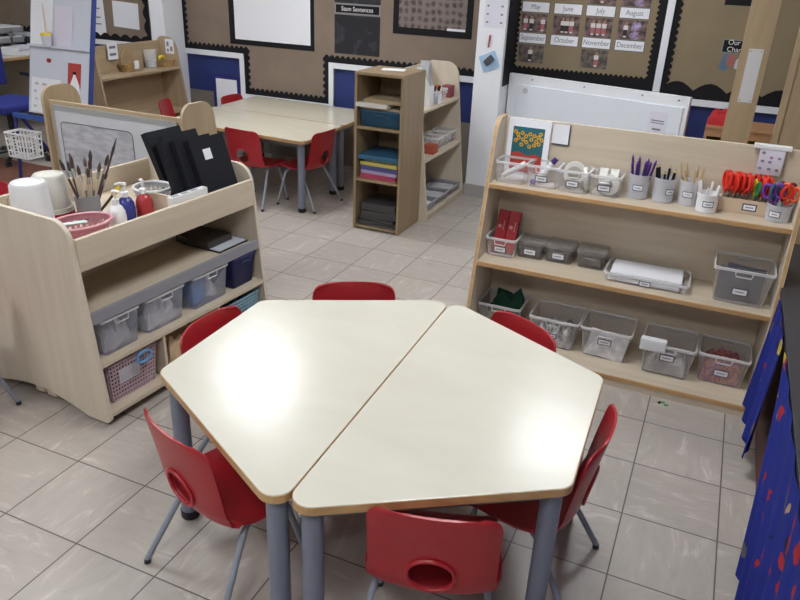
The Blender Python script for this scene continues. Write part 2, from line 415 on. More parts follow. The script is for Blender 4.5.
# stem sentences
def smudged(name, base, hi):
    m, nt, b = nodemat(name); tc = nt.nodes.new('ShaderNodeTexCoord'); n = nt.nodes.new('ShaderNodeTexNoise'); n.inputs['Scale'].default_value = 5
    n.inputs['Detail'].default_value = 3; n.inputs['Distortion'].default_value = 1.5
    r = nt.nodes.new('ShaderNodeValToRGB'); r.color_ramp.elements[0].position = .55; r.color_ramp.elements[1].position = .72
    r.color_ramp.elements[0].color = base+(1,); r.color_ramp.elements[1].color = hi+(1,)
    nt.links.new(tc.outputs['Object'], n.inputs['Vector']); nt.links.new(n.outputs['Fac'], r.inputs['Fac']); nt.links.new(r.outputs['Color'], b.inputs['Base Color'])
    b.inputs['Roughness'].default_value = .35; return m
CHALK = smudged('chalky_black_sheet', (.022, .022, .028), (.055, .065, .085))
sheet('poster', 'black chalky poster hanging below the white-lettered caption strip', 'poster', -1.235, -.815, .955, 1.262, CHALK)
sheet('poster', 'black poster above the white-lettered caption strip', 'poster', -1.235, -.815, 1.352, 1.62, CHALK)
t = thing('caption_strip', 'black caption strip with white words and a grey border between the black posters', 'sign', (-1.025, YP, 1.308))
obj('card', G().slot(0).box(-.21, .21, -.002, 0, -.042, .042).slot(1).box(-.198, .198, -.003, -.001, -.030, .030), [plain('grey_card', (.25, .25, .26), .8), BLACK], t)
text('lettering', 'Stem Sentences', .05, WHITELET, t, (0, -.0035, 0), (PI/2, 0, 0), sx=.92)
# collage
def collage_mat():
    m, nt, b = nodemat('photo_mosaic'); tc = nt.nodes.new('ShaderNodeTexCoord')
    mp = nt.nodes.new('ShaderNodeMapping'); mp.inputs['Scale'].default_value = (17.5, 1, 17.5)
    v = nt.nodes.new('ShaderNodeTexVoronoi'); v.inputs['Scale'].default_value = 1; v.inputs['Randomness'].default_value = .25
    n = nt.nodes.new('ShaderNodeTexNoise'); n.inputs['Scale'].default_value = 60
    r = nt.nodes.new('ShaderNodeValToRGB'); e = r.color_ramp.elements
    e[0].position = 0.15; e[0].color = (.05, .032, .032, 1); e[1].position = .62; e[1].color = (.22, .185, .17, 1)
    q = e.new(.36); q.color = (.10, .07, .068, 1)
    ad = nt.nodes.new('ShaderNodeMath'); ad.operation = 'MULTIPLY_ADD'; ad.inputs[1].default_value = .5
    nt.links.new(tc.outputs['Object'], mp.inputs['Vector']); nt.links.new(mp.outputs['Vector'], v.inputs['Vector']); nt.links.new(tc.outputs['Object'], n.inputs['Vector'])
    nt.links.new(n.outputs['Fac'], ad.inputs[0]); nt.links.new(v.outputs['Distance'], ad.inputs[2])
    s = nt.nodes.new('ShaderNodeMath'); s.operation = 'SUBTRACT'; s.inputs[1].default_value = .12; nt.links.new(ad.outputs[0], s.inputs[0])
    nt.links.new(s.outputs[0], r.inputs['Fac']); nt.links.new(r.outputs['Color'], b.inputs['Base Color']); b.inputs['Roughness'].default_value = .3
    return m
t = thing('photo_collage', 'black mounted collage of many tiny photos beside the white column', 'picture', (-.365, YP, 1.15))
obj('mount', G().box(-.335, .335, -.004, 0, 0, .6), BLACK, t)
obj('photo_sheet', G().box(-.285, .285, -.006, -.003, .052, .57), collage_mat(), t)
obj('paper_strip', G().box(.13, .28, -.0075, -.005, .05, .068), PAPER, t)
# framed document leaning behind far tables
t = thing('document_frame', 'white sheet in a navy frame hung low on the wall left of the far tables', 'picture', (-2.36, 4.198, .36))
obj('frame', G().box(-.15, .15, -.02, 0, 0, .31), NAVY, t); obj('sheet', G().box(-.115, .115, -.023, -.019, .0, .275), PAPER, t)
# corner board papers
sheet('notice', 'white sheet pinned in the middle of the corner board', 'notice', -3.63, -3.32, 1.0, 1.23, PAPER, tilt=.04)
t = thing('notice', 'long white sheet with grey lines hanging at the corner board beside the easel edge', 'notice', (-3.86, YP, 1.05))
obj('paper', G().box(-.12, .12, -.002, 0, -.205, .3), PAPER, t)
g = G()
for z in (.02, -.04, .10): g.box(-.07, .07, -.0028, -.0015, z, z+.012)
obj('print', g, LETTER, t)
# calendar
MONTHS = [('January', 0, 2), ('February', 1, 2), ('March', 2, 2), ('April', 3, 2), ('May', 0, 1), ('June', 1, 1), ('July', 2, 1), ('August', 3, 1), ('September', 0, 0), ('October', 1, 0), ('November', 2, 0), ('December', 3, 0)]
CX = [.4505, .690, .924, 1.16]
def photo_mat(name, a, b_, hi=None):
    m, nt, b = nodemat(name); tc = nt.nodes.new('ShaderNodeTexCoord'); n = nt.nodes.new('ShaderNodeTexNoise'); n.inputs['Scale'].default_value = 28; n.inputs['Detail'].default_value = 3
    r = nt.nodes.new('ShaderNodeValToRGB'); r.color_ramp.elements[0].position = .38; r.color_ramp.elements[1].position = .66
    r.color_ramp.elements[0].color = a+(1,); r.color_ramp.elements[1].color = b_+(1,)
    nt.links.new(tc.outputs['Object'], n.inputs['Vector']); nt.links.new(n.outputs['Fac'], r.inputs['Fac']); nt.links.new(r.outputs['Color'], b.inputs['Base Color'])
    b.inputs['Roughness'].default_value = .3; return m
PH1 = photo_mat('photo_playground', (.05, .035, .035), (.24, .16, .16)); PH2 = photo_mat('photo_tarmac', (.06, .05, .05), (.19, .15, .13))
PH3 = photo_mat('photo_sparkle', (.12, .07, .07), (.52, .42, .72))
SKIRT = plain('photo_pink_print', (.42, .13, .15), .4); SHIRT = plain('photo_white_print', (.7, .66, .66), .4); SHORTS = plain('photo_black_print', (.02, .015, .02), .4); FACE = plain('photo_tan_print', (.36, .2, .14), .4)
ROWZ = [1.195, 1.4125, 1.63]
PEOPLE = {'May': [(-.065, 1), (-.02, 0), (.065, 1)], 'June': [(-.025, 0), (.005, 0), (.04, 1)], 'July': [(-.04, 1), (0, 1), (.04, 1)], 'August': [(-.045, 0)], 'September': [(-.005, 0)], 'November': [(.015, 1)],
          'January': [(0, 0)], 'February': [(-.03, 0), (.03, 1)], 'March': [(0, 1)], 'April': [(.02, 0)]}
for name, c, r in MONTHS:
    z = ROWZ[r]
    if r < 2:
        t = thing('month_card', 'white card reading %s on the khaki calendar board' % name, 'card', (CX[c], YP, z), 0, 'month name cards')
        obj('card', G().slot(1).box(-.104, .104, -.002, 0, -.0375, .0375).slot(0).box(-.1, .1, -.003, -.001, -.034, .034), [PAPER, LABELB], t)
        text('lettering', name, .05, LETTER, t, (0, -.0035, .001), (PI/2, 0, 0), sx=.85)
    if name in PEOPLE:
        if r == 2 and c < 2: continue
        zt = z-.045; hh = .13
        t = thing('photo', ('small class photo pinned under the %s card' % name if r < 2 else 'cut-off class photo pinned above the %s card' % ['', '', 'July', 'August'][c]), 'photo', (CX[c], YP, zt-hh), 0, 'calendar photos')
        w = .097 if c < 3 else .1
        obj('print', G().box(-w, w, -.002, 0, 0, hh), PH2 if name in ('November', 'September') else PH1, t)
        for px, k in PEOPLE[name]:
            g = G()
            g.slot(0).box(px-.016, px+.016, -.0032, -.0015, .062, .092)
            g.slot(1+k*1).box(px-.014, px+.014, -.0032, -.0015, .022, .062)
            g.slot(3).box(px-.009, px+.009, -.0032, -.0015, .093, .112)
            g.slot(0).box(px-.01, px+.01, -.0032, -.0015, .012, .022)
            obj('figure', g, [SHIRT, SHORTS, SKIRT, FACE], t)
        if name in ('August', 'April'):
            obj('sparkle_patch', G().prism(rpoly([(-.012, .005), (.05, .0), (.062, .11), (.0, .125)], .02), -.0034, -.0016, 'y'), PH3, t)
# khaki board card and picture
t = thing('caption_card', 'black two-line caption card partly behind the timber post', 'sign', (1.86, YP, 1.245))
obj('card', G().slot(0).box(-.09, .12, -.002, 0, -.047, .042).slot(1).box(-.082, .112, -.003, -.001, -.04, .036), [plain('grey_card', (.25, .25, .26), .8), BLACK], t)
text('lettering', 'Our Sea\nCharter', .045, WHITELET, t, (-.055, -.0035, .0), (PI/2, 0, 0), align='LEFT')
t = thing('photo', 'torn red white and blue picture scrap under the two-line caption card', 'photo', (1.86, YP, 1.14))
obj('print', G().slot(0).prism(rpoly([(-.085, -.05), (-.03, -.06), (-.02, .05), (-.07, .05)], .02), -.003, 0, 'y').slot(1).prism(rpoly([(-.045, -.02), (.01, -.03), (.01, .05), (-.04, .045)], .015), -.0035, 0, 'y').slot(2).prism(rpoly([(.01, -.05), (.06, -.03), (.07, .03), (.02, .03)], .02), -.003, 0, 'y'),
    [plain('faded_blue_print', (.10, .17, .28), .6), plain('faded_red_print', (.36, .13, .12), .6), PAPERG], t)
sheet('caption_card', 'black card at the top of the khaki board', 'sign', 1.73, 1.9, 1.50, 1.58, BLACK)
# on the column
YC = 3.884
t = thing('notice', 'white sheet with columns of dots taped to the white column', 'notice', (.23, YC, 1.42))
obj('paper', G().box(-.075, .08, -.0015, 0, -.15, .18), plain('bright_paper', (.70, .70, .80), .8), t)
g = G()
for i in range(5):
    for s in (-.05, .055): g.box(s-.008, s+.008, -.0025, -.001, -.12+.055*i, -.108+.055*i)
obj('print', g, LETTER, t)
t = thing('board_wiper', 'grey wiper on a tilted pale blue backing stuck to the white column', 'wiper', (.222, YC, 1.035), rot=(0, -.42, 0))
obj('backing', G().prism(rpoly([(-.065, -.06), (.065, -.06), (.065, .06), (-.065, .06)], .008), -.006, 0, 'y'), plain('pale_blue_card', (.36, .52, .74), .6), t)
obj('pad', G().box(-.03, .045, -.03, -.006, -.015, .03, .008, T3(0, 0, 0, 0, 0, -.35)), plain('charcoal_felt', (.08, .08, .10), .8), t)
t = thing('marker_pen', 'red marker pen clipped upright above the blue-backed wiper', 'pen', (.207, YC-.006, 1.135))
obj('barrel', G().tube([(0, 0, 0), (.004, 0, .055)], .006, 8), plain('dull_red_plastic', (.35, .05, .06), .4), t, True)
obj('cap', G().tube([(.004, 0, .055), (.006, 0, .085)], .007, 8), REDP, t, True)
# ------------------------------------------------------------------ the two joined tables
TH = .549
V = [(1.130, -.424), (1.717, -.046), (1.699, .521), (1.093, .822), (.480, .488), (.494, -.071)]
def poly_table(name, label, poly, loc, mat, legs, leg_r=.027, rad=.045, group=None, legmat=GREYLEG, h=TH):
    t = thing(name, label, 'table', (loc[0], loc[1], 0), 0, group)
    P = [(x-loc[0], y-loc[1]) for x, y in poly]; rp = rpoly(P, rad, 7)
    obj('tabletop', G().prism(rp, h-.0225, h, 'z', .002), mat, t)
    n = len(rp); cx = sum(p[0] for p in rp)/n; cy = sum(p[1] for p in rp)/n
    bm = G(); out = []
    for i in range(n):                                   # thin varnished edge band just outside the laminate
        a, b = Vector(rp[i-1]), Vector(rp[(i+1) % n]); d = (b-a).normalized(); nn = Vector((d.y, -d.x)); out.append(tuple(Vector(rp[i])+nn*.0016))
    ob = bm.bm
    r0 = [ob.verts.new((x, y, h-.024)) for x, y in out]; r1 = [ob.verts.new((x, y, h-.0022)) for x, y in out]; r2 = [ob.verts.new((x, y, h-.024)) for x, y in rp]; r3 = [ob.verts.new((x, y, h-.0022)) for x, y in rp]
    for i in range(n):
        j = (i+1) % n
        ob.faces.new((r0[i], r0[j], r1[j], r1[i])); ob.faces.new((r2[j], r2[i], r3[i], r3[j]))
        ob.faces.new((r1[i], r1[j], r3[j], r3[i])); ob.faces.new((r0[j], r0[i], r2[i], r2[j]))
    obj('edge_band', bm, EDGE, t)
    for lx, ly in legs:
        lg = obj('leg', G().tube([(0, 0, .022), (0, 0, h-.024)], leg_r, 20), legmat, t, True, (lx-loc[0], ly-loc[1], 0))
        obj('foot', G().lathe([(0, 0), (leg_r*1.02, 0), (leg_r*1.12, .006), (leg_r*1.12, .03), (0, .03)], 20), RUBBER, lg, True)
    g = G(); c = Vector((sum(l[0] for l in legs)/len(legs), sum(l[1] for l in legs)/len(legs)))
    for i in range(len(legs)):
        a, b = Vector(legs[i]), Vector(legs[(i+1) % len(legs)]); d = b-a; L = d.length; an = math.atan2(d.y, d.x)
        g.box(leg_r*.8, L-leg_r*.8, -.009, .009, h-.062, h-.0245, 0, T3(a.x-loc[0], a.y-loc[1], 0, an))
    obj('under_frame', g, DARKLEG, t)
    return t
def inset(poly, d):
    out = []; n = len(poly)
    for i in range(n):
        p = Vector(poly[i]); a = (Vector(poly[i-1])-p).normalized(); b = (Vector(poly[(i+1) % n])-p).normalized()
        th = math.acos(a.dot(b)); out.append(tuple(p+(a+b).normalized()*(d/math.sin(th/2))))
    return out
sd = (Vector(V[3])-Vector(V[0])).normalized(); sn = Vector((-sd.y, sd.x))          # seam direction, sn points to the trolley side
off = lambda p, s: tuple(Vector(p)+sn*s)
LT = [off(V[0], .0028), off(V[3], .0028), V[4], V[5]]; RT = [off(V[0], -.0028), V[1], V[2], off(V[3], -.0028)]
poly_table('trapezoid_table', 'pale maple trapezoid table on the trolley side of the seam', LT, (.8, .2), TABLE, inset(LT, .043))
poly_table('trapezoid_table', 'pale maple trapezoid table on the art shelf side of the seam', RT, (1.4, .2), TABLE, inset(RT, .045))
# far pair
F1 = [(-1.95, 2.875), (-.715, 2.795), (-.745, 3.425), (-1.985, 3.515)]; F2 = [(-1.985, 3.530), (-.745, 3.440), (-.775, 4.06), (-2.0, 4.135)]
poly_table('rectangular_table', 'cream rectangular table with two red chairs tucked in along the back of the room', F1, (-1.3, 3.08), TABLE_FAR, inset(F1, .06), .026, .05, 'far tables', h=.53)
poly_table('rectangular_table', 'cream rectangular table pushed against the back wall under the board', F2, (-1.3, 3.75), TABLE_FAR, inset(F2, .06), .026, .05, 'far tables', h=.53)

# ------------------------------------------------------------------ red chairs
def chair_shell(hs=1.0):
    prof = [(.155, .268), (.146, .286), (.11, .295), (.05, .288), (-.03, .280), (-.100, .280), (-.142, .295), (-.162, .33), (-.172, .39), (-.184, .46), (-.198, .53), (-.206, .574)]
    prof = [(y, .28+(z-.28)*hs if z > .28 else z) for y, z in prof]
    L = [0]
    for a, b in zip(prof[:-1], prof[1:]): L.append(L[-1]+math.dist(a, b))
    tot = L[-1]
    def at(v):
        s = v*tot
        for i in range(len(prof)-1):
            if s <= L[i+1]+1e-9:
                k = (s-L[i])/(L[i+1]-L[i]); p0 = prof[max(i-1, 0)]; p1 = prof[i]; p2 = prof[i+1]; p3 = prof[min(i+2, len(prof)-1)]
                f = lambda q: 0.5*(2*p1[q]+(p2[q]-p0[q])*k+(2*p0[q]-5*p1[q]+4*p2[q]-p3[q])*k*k+(3*p1[q]-p0[q]-3*p2[q]+p3[q])*k**3)
                return f(0), f(1)
        return prof[-1]
    def halfw(v):
        s = v*tot; w = .174 if v < .45 else .174-.018*min(1, (v-.45)/.2)
        w -= .022*max(0, 1-v/.3)
        w -= .012*math.exp(-((v-.50)/.06)**2)
        rt = .05; d = tot-s
        if d < rt: w -= rt-math.sqrt(max(0, rt*rt-(rt-d)**2))
        rf = .04
        if s < rf: w -= rf-math.sqrt(max(0, rf*rf-(rf-s)**2))
        return w
    HC = (0.0, .665); HA, HB = .056, .054/tot
    nu, nv = 45, 73
    g = G(); bm = g.bm; info = []
    def pos(u, v):
        y, z = at(v); w = halfw(v); x = u*w; k = (x/.16)**2
        if v > .46:
            t = min(1, (v-.46)/.12); y += (.020*k+.012*abs(u)**5)*t
        else:
            z += .010*k; 
        t2 = math.exp(-((v-.47)/.09)**2); y += .022*k*t2*.6; z += .012*k*t2
        return (x, y, z)
    Vv = []
    for j in range(nv):
        row = []
        for i in range(nu):
            u = -1+2*i/(nu-1); v = j/(nv-1); v = min(max(v, .0005), .9995)
            w = halfw(v); x = u*w; e = math.hypot((x-HC[0])/HA, (v-HC[1])/HB)
            if .75 < e < 1.22:                       # snap a ring of vertices onto the hole outline
                x2 = HC[0]+(x-HC[0])/e; v2 = HC[1]+(v-HC[1])/e
                if abs(e-1) < .16: u = x2/halfw(v2); v = v2; e = 1.0
            row.append((bm.verts.new(pos(u, v)), e))
        Vv.append(row)
    for j in range(nv-1):
        for i in range(nu-1):
            q = [Vv[j][i], Vv[j][i+1], Vv[j+1][i+1], Vv[j+1][i]]
            if all(e <= 1.001 for _, e in q) or sum(e for _, e in q)/4 < .98: continue
            try: bm.faces.new([p for p, _ in q])
            except ValueError: pass
    bmesh.ops.delete(bm, geom=[v for v in bm.verts if not v.link_faces], context='VERTS')
    bmesh.ops.recalc_face_normals(bm, faces=bm.faces[:])
    bmesh.ops.solidify(bm, geom=bm.faces[:], thickness=.0065)
    ring = []
    for k in range(32):
        v = HC[1]+HB*1.02*math.sin(2*PI*k/32); x = HA*1.02*math.cos(2*PI*k/32); p = pos(x/halfw(v), v); ring.append((p[0], p[1]-.003, p[2]))
    g.tube(ring, .0055, 8, closed=True)
    return g
def make_chair(label, hs=1.0):
    t = thing('school_chair', label, 'chair', (0, 0, 0), 0, 'red school chairs')
    obj('shell', chair_shell(hs), RED, t, True)
    def leg(s, f):
        if f: pts = [(s*.105, .03, .281), (s*.123, .058, .274), (s*.136, .080, .25), (s*.160, .138, .012)]
        else: pts = [(s*.105, -.005, .281), (s*.128, -.045, .274), (s*.142, -.075, .25), (s*.188, -.205, .012)]
        g = G().tube(pts, .0095, 10)
        d = Vector(pts[3])-Vector(pts[2]); d.normalize(); e = Vector(pts[3])
        g.slot(1).tube([tuple(e+d*-.004), (e.x, e.y, .0)], [.0105, .0105], 10)
        return g
    for s in (-1, 1):
        for f in (1, 0): obj('leg', leg(s, f), [CHAIRLEG, BLACKP], t, True)
        obj('seat_bracket', G().box(s*.105-.016, s*.105+.016, -.03, .055, .272, .288, .003), BLACKP, t)
    return t
def chair_pose(back, face):
    f = Vector(face).normalized(); p = Vector(back)+f*.206
    return (p.x, p.y, 0), math.atan2(-f.x, f.y)
CH = [
 ((.730, -.333), (.334, .943), 'red school chair with its grey legs showing, between trolley end and joined tables'),
 ((1.470, -.325), (-.274, .962), 'red school chair nearest the viewer, seen from behind at the joined tables'),
 ((1.775, .215), (-1, .02), 'red school chair seen edge-on at the short table side facing the art shelf floor'),
 ((1.412, .738), (-.50, -.866), 'red school chair whose top shows between the joined tables and art shelf'),
 ((.722, .750), (.482, -.876), 'red school chair whose top shows over the straight far edge of the joined tables'),
 ((.415, .240), (1, -.04), 'red school chair squeezed between the trolley shelves and the joined tables'),
]
c0 = None
for i, (b, f, lab) in enumerate(CH):
    loc, rz = chair_pose(b, f)
    if c0 is None: c0 = make_chair(lab); c0.location = loc; c0.rotation_euler = (0, 0, rz)
    else: dup(c0, loc, rz, lab)
FAR = [((-1.215, 2.735), (.08, 1), 'red school chair with oval hole seen from behind at the front of the far tables'),
       ((-.67, 3.06), (-1, .06), 'red school chair at the narrow end of the far tables beside the bookcase'),
       ((-2.10, 3.84), (1, 0), 'red school chair at the wall end of the far tables by the navy frame'),
       ((-2.38, 3.30), (.9, .4), 'red school chair in front of the open shelf by the corner column'),
       ((-1.50, 1.03), (0.05, -1), 'red school chair behind the trolley near the brown carpet')]
f0 = make_chair(FAR[0][2], .97); 
for i, (b, f, lab) in enumerate(FAR):
    loc, rz = chair_pose(b, f)
    if i == 0: f0.location = loc; f0.rotation_euler = (0, 0, rz)
    else: dup(f0, loc, rz, lab)
dup(c0, (-.690, -.022, 0), PI/2, 'red school chair cut off by the photo edge beside the trolley end panel')

# ------------------------------------------------------------------ shelving units
def tiered_unit(name, label, L, H, D, taper, shelves, loc, rz, mat=MAPLE, matv=MAPLE_V, topw=None, plinth=.05, back_round=.012, frontround=.085, edge=EDGE, extra=.012, backin=0.0, T=.018, group=None, backz=None):
    t = thing(name, label, 'shelving unit', loc, rz, group)
    yf = lambda z: taper*z
    He = H+extra
    pts = [(0, 0), (D+T, 0), (D+T, He), (yf(He), He)]
    poly = rpoly(pts, [.004, .004, back_round, frontround], 8)
    for k, x in enumerate((0, L-T)):
        g = G().prism(poly, x, x+T, 'x', .0025, side=1)
        obj('end_panel', g, [matv, edge], t)
    y1 = D-backin
    obj('back_panel', G().box(T, L-T, y1, y1+T, plinth*.3, backz or H, .003), mat, t)
    for z in shelves:
        g = G().box(T, L-T, yf(z)+.002, y1, z-T, z, .0)
        g.slot(1).box(T, L-T, yf(z)-.004, yf(z)+.008, z-T-.001, z+.001, .004)
        obj('shelf', g, [mat, edge], t)
    obj('plinth', G().box(T, L-T, .012, .027, 0, plinth-T), mat, t)
    return t
SX, SY = .947, 1.425; ZB, ZM, ZT = .05, .43, .779
tiered_unit('art_shelf', 'maple tiered art shelf full of labelled tubs beside the joined tables', 1.284, 1.05, .387, .241, [ZB, ZM, ZT], (SX, SY, 0), .005)
yb = lambda z: SY+.241*z
# tower bookcase
t = thing('bookcase', 'narrow brown bookcase with four open compartments standing free on the floor', 'bookcase', (-.305, 2.745, 0))
W, Dp, Hh = .34, .357, 1.04
for x in (0, W-.018): obj('side_panel', G().box(x, x+.018, 0, Dp, 0, Hh-.018, .002), BROWNW, t)
obj('top', G().box(0, W, -.002, Dp, Hh-.018, Hh, .003), BROWNWH, t)
obj('back_panel', G().box(.018, W-.018, Dp-.012, Dp-.004, .02, Hh-.018), BROWNW, t)
for z in (.02, .345, .692): obj('shelf', G().box(.018, W-.018, .004, Dp-.012, z-.009, z+.008, .002), BROWNWH, t)
TX, TY = -.305, 2.745
# end shelf behind the bookcase, facing right
tiered_unit('display_shelf', 'pale tiered display shelf with a rounded end between bookcase and white column', .772, 1.0, .33, .11, [.05, .435, .765], (.10, 3.108, 0), PI/2, mat=MAPLE, matv=MAPLE_V, edge=MAPLE, frontround=.10, back_round=.03)
# whiteboard-backed shelf, facing away
t = tiered_unit('whiteboard_shelf', 'shelf unit turned away with rounded ends and a grey whiteboard on its back', .915, .95, .33, .11, [.06, .42, .72], (-.475, 1.634, 0), PI, mat=BEECH_H, matv=BEECH, frontround=.10, back_round=.07, extra=.068, backin=.03, edge=BEECH)
obj('board_frame', G().box(.055, .865, .318, .330, .30, .93), SILVER, t)
bd = obj('whiteboard', G().box(.075, .845, .328, .334, .32, .90), WBOARDG, t)
def scribble():
    m, nt, b = nodemat('wiped_scribble'); tc = nt.nodes.new('ShaderNodeTexCoord'); n = nt.nodes.new('ShaderNodeTexNoise'); n.inputs['Scale'].default_value = 14; n.inputs['Detail'].default_value = 6
    mp = nt.nodes.new('ShaderNodeMapping'); mp.inputs['Scale'].default_value = (1, 1, 3)
    r = nt.nodes.new('ShaderNodeValToRGB'); r.color_ramp.elements[0].position = .35; r.color_ramp.elements[1].position = .65
    r.color_ramp.elements[0].color = (.36, .36, .40, 1); r.color_ramp.elements[1].color = (.53, .53, .57, 1)
    nt.links.new(tc.outputs['Object'], mp.inputs['Vector']); nt.links.new(mp.outputs['Vector'], n.inputs['Vector']); nt.links.new(n.outputs['Fac'], r.inputs['Fac']); nt.links.new(r.outputs['Color'], b.inputs['Base Color'])
    b.inputs['Roughness'].default_value = .4; return m
obj('wiped_drawing', G().prism(rpoly([(.335, .36), (.815, .36), (.815, .85), (.335, .85)], .03), .3338, .3345, 'y'), scribble(), bd)
g = G(); q = rpoly([(.335, .36), (.815, .36), (.815, .85), (.335, .85)], .03)
g.tube([(x, .335, z) for x, z in q], .0022, 6, closed=True); obj('drawn_outline', g, plain('faint_marker_ink', (.13, .13, .16), .6), bd)
# shelf in the far left corner, facing the room
t = tiered_unit('open_shelf', 'beige open shelf unit in the corner with small baskets on its top shelf', .96, .965, .33, .16, [.06, .40, .755], (-2.49, 2.91, 0), PI/2, mat=BEECH_H, matv=BEECH, frontround=.16, back_round=.05, extra=.035, edge=BEECH)
# ------------------------------------------------------------------ mobile trolley (double sided, on castors)
TO = Vector((-.033, .2)); TYAW = 1.494
def WT(lx, ly, z=0.0):
    c, s_ = math.cos(TYAW), math.sin(TYAW)
    return (TO.x+c*lx-s_*ly, TO.y+s_*lx+c*ly, z)
TL_, TD, TT = .996, .78, .018
tr = thing('storage_trolley', 'double-sided maple trolley on castors with a top tray and grey-edged shelf', 'trolley', (TO.x, TO.y, 0), TYAW)
tp = .093
prof = [(.001, .022), (.12, .018)] + [(.12+.54*k/12, .018+.046*math.sin(PI*k/12)) for k in range(1, 12)] + [(.66, .018), (TD-.001, .022), (TD-tp*.82, .82), (tp*.82, .82)]
rads = [.025, 0]+[0]*11+[0, .025, .085, .085]
pp = rpoly(prof, rads, 8)
for x in (0, TL_-TT): obj('end_panel', G().prism(pp, x, x+TT, 'x', .003), MAPLE_V, tr)
A, B = TT, TL_-TT
obj('centre_panel', G().box(A, B, TD/2-.009, TD/2+.009, .063, .64), MAPLE, tr)
obj('tray_floor', G().box(A, B, .07, TD-.07, .640, .655), MAPLE, tr)
for s in (0, 1):
    m = (lambda y0, y1: (y0, y1)) if s == 0 else (lambda y0, y1: (TD-y1, TD-y0))
    obj('fascia', G().box(A, B, *m(.060, .078), .635, .756, .003), MAPLE, tr)
    obj('grey_lip', G().box(A, B, *m(.040, .058), .429, .474, .003), GREYLIP, tr)
    obj('shelf', G().box(A, B, *m(.058, TD/2-.009), .436, .452), MAPLE, tr)
    obj('shelf', G().box(A, B, *m(.024, TD/2-.009), .252, .270, .003), MAPLE, tr)
    obj('shelf', G().box(A, B, *m(.006, TD/2-.009), .045, .063, .003), MAPLE, tr)
    for x in (.336, .668): obj('divider', G().box(x-.007, x+.007, *m(.03, TD/2-.009), .063, .252), MAPLE, tr)
    obj('support_rail', G().box(A, B, *m(TD/2-.06, TD/2-.009), .025, .045), MAPLE, tr)
for x in (.07, TL_-.07):
    for y in (.06, TD-.06):
        c = obj('castor', G().tube([(x-.012, y, .025), (x+.012, y, .025)], .025, 16), BLACKP, tr, True)
        obj('castor_mount', G().box(x-.016, x+.016, y-.014, y+.014, .03, .046, .003), DARKLEG, c)
# tray dividers (part of the tray)
obj('tray_divider', G().box(.60, .612, .12, .36, .655, .745), MAPLE, tr)
obj('tray_divider', G().box(.215, .227, .52, .70, .655, .745), MAPLE, tr)

# ------------------------------------------------------------------ containers
def loft(g, loops, cap_bottom=True):
    bm = g.bm; R = [[bm.verts.new(p) for p in l] for l in loops]; n = len(R[0]); fs = []
    for a, b in zip(R[:-1], R[1:]): fs += [bm.faces.new((a[i], a[(i+1) % n], b[(i+1) % n], b[i])) for i in range(n)]
    if cap_bottom: fs.append(bm.faces.new(R[0][::-1]))
    g._tag(fs); return fs
def rrect(w, d, r, z, cy=0):
    return [(x, y+cy, z) for x, y in rpoly([(-w/2, -d/2), (w/2, -d/2), (w/2, d/2), (-w/2, d/2)], r, 4)]
def bin_(name, label, w, d, h, loc, rz=0, k=.86, mat=CLEAR, rim=CLEARRIM, group=None, lab=True, handle=True, cat='storage box', lw=.05, lz=.42, r=.014):
    """origin = centre of base; front is local -y"""
    t = thing(name, label, cat, loc, rz, group)
    g = G(); loft(g, [rrect(w*k*.97, d*k*.97, r, .0006), rrect(w*k, d*k, r, .004), rrect(w, d, r, h)])
    bmesh.ops.solidify(g.bm, geom=g.bm.faces[:], thickness=.0012)
    obj('body', g, mat, t, True)
    g = G(); o = rrect(w+.010, d+.010, r+.004, h); i_ = rrect(w-.003, d-.003, r, h)
    loops = [[(x, y, h-.010) for x, y, _ in o], [(x, y, h) for x, y, _ in o], [(x, y, h+.001) for x, y, _ in i_], [(x, y, h-.010) for x, y, _ in i_]]
    loft(g, loops+[loops[0]], False); obj('rim', g, rim, t, True)
    yf = lambda z: -(d/2)*(k+(1-k)*z/h)
    if handle:
        hw = min(.034, w*.2)
        for s in (-1, 1):
            g = G(); y = s*(d/2+.005); g.tube([(-hw, y, h-.008), (-hw*.85, y+s*.003, h-.028), (hw*.85, y+s*.003, h-.028), (hw, y, h-.008)], .0028, 6)
            obj('handle', g, rim, t, True)
    if lab:
        z = h*lz; a = math.atan2((d/2)*(1-k), h); y = yf(z)-.0022; lh = lw*.26
        g = G(); M = T3(0, y, z, 0, a)
        g.slot(1).box(-lw/2, lw/2, -.0008, .0008, -lh, lh, 0, M).slot(0).box(-lw/2+.004, lw/2-.004, -.0014, 0, -lh+.004, lh-.004, 0, M)
        g.slot(2).box(-lw*.28, lw*.26, -.0018, -.001, -.0022, .0022, 0, M)
        obj('label_card', g, [PAPER, LABELB, LETTER], t)
    return t
def tub(name, label, r, h, loc, rz=0, k=.92, mat=CLEAR2, lab=True, group=None, cat='pot', lang=0.0, lw=.045):
    t = thing(name, label, cat, loc, rz, group)
    obj('body', G().lathe([(0, .001), (r*k, .001), (r, h), (r+.0025, h), (r+.0025, h-.009), (r+.0005, h-.0095), (r-.0012, h-.010), (r*k-.0015, .004), (0, .004)], 28), mat, t, True)
    if lab:
        z = h*.48; rr = r*(k+(1-k)*z/h)+.0012; hw = lw/2/rr; g = G()
        def cyl(a0, a1, z0, z1, q): g.grid(lambda u, v: ((rr+q)*math.sin(lang+a0+(a1-a0)*u), -(rr+q)*math.cos(lang+a0+(a1-a0)*u), z0+(z1-z0)*v), 8, 2)
        g.slot(1); cyl(-hw, hw, z-.013, z+.013, 0); g.slot(0); cyl(-hw*.86, hw*.86, z-.0095, z+.0095, .0007); g.slot(2); cyl(-hw*.5, hw*.5, z-.002, z+.002, .0012)
        obj('label_card', g, [PAPER, LABELB, LETTER], t)
    return t
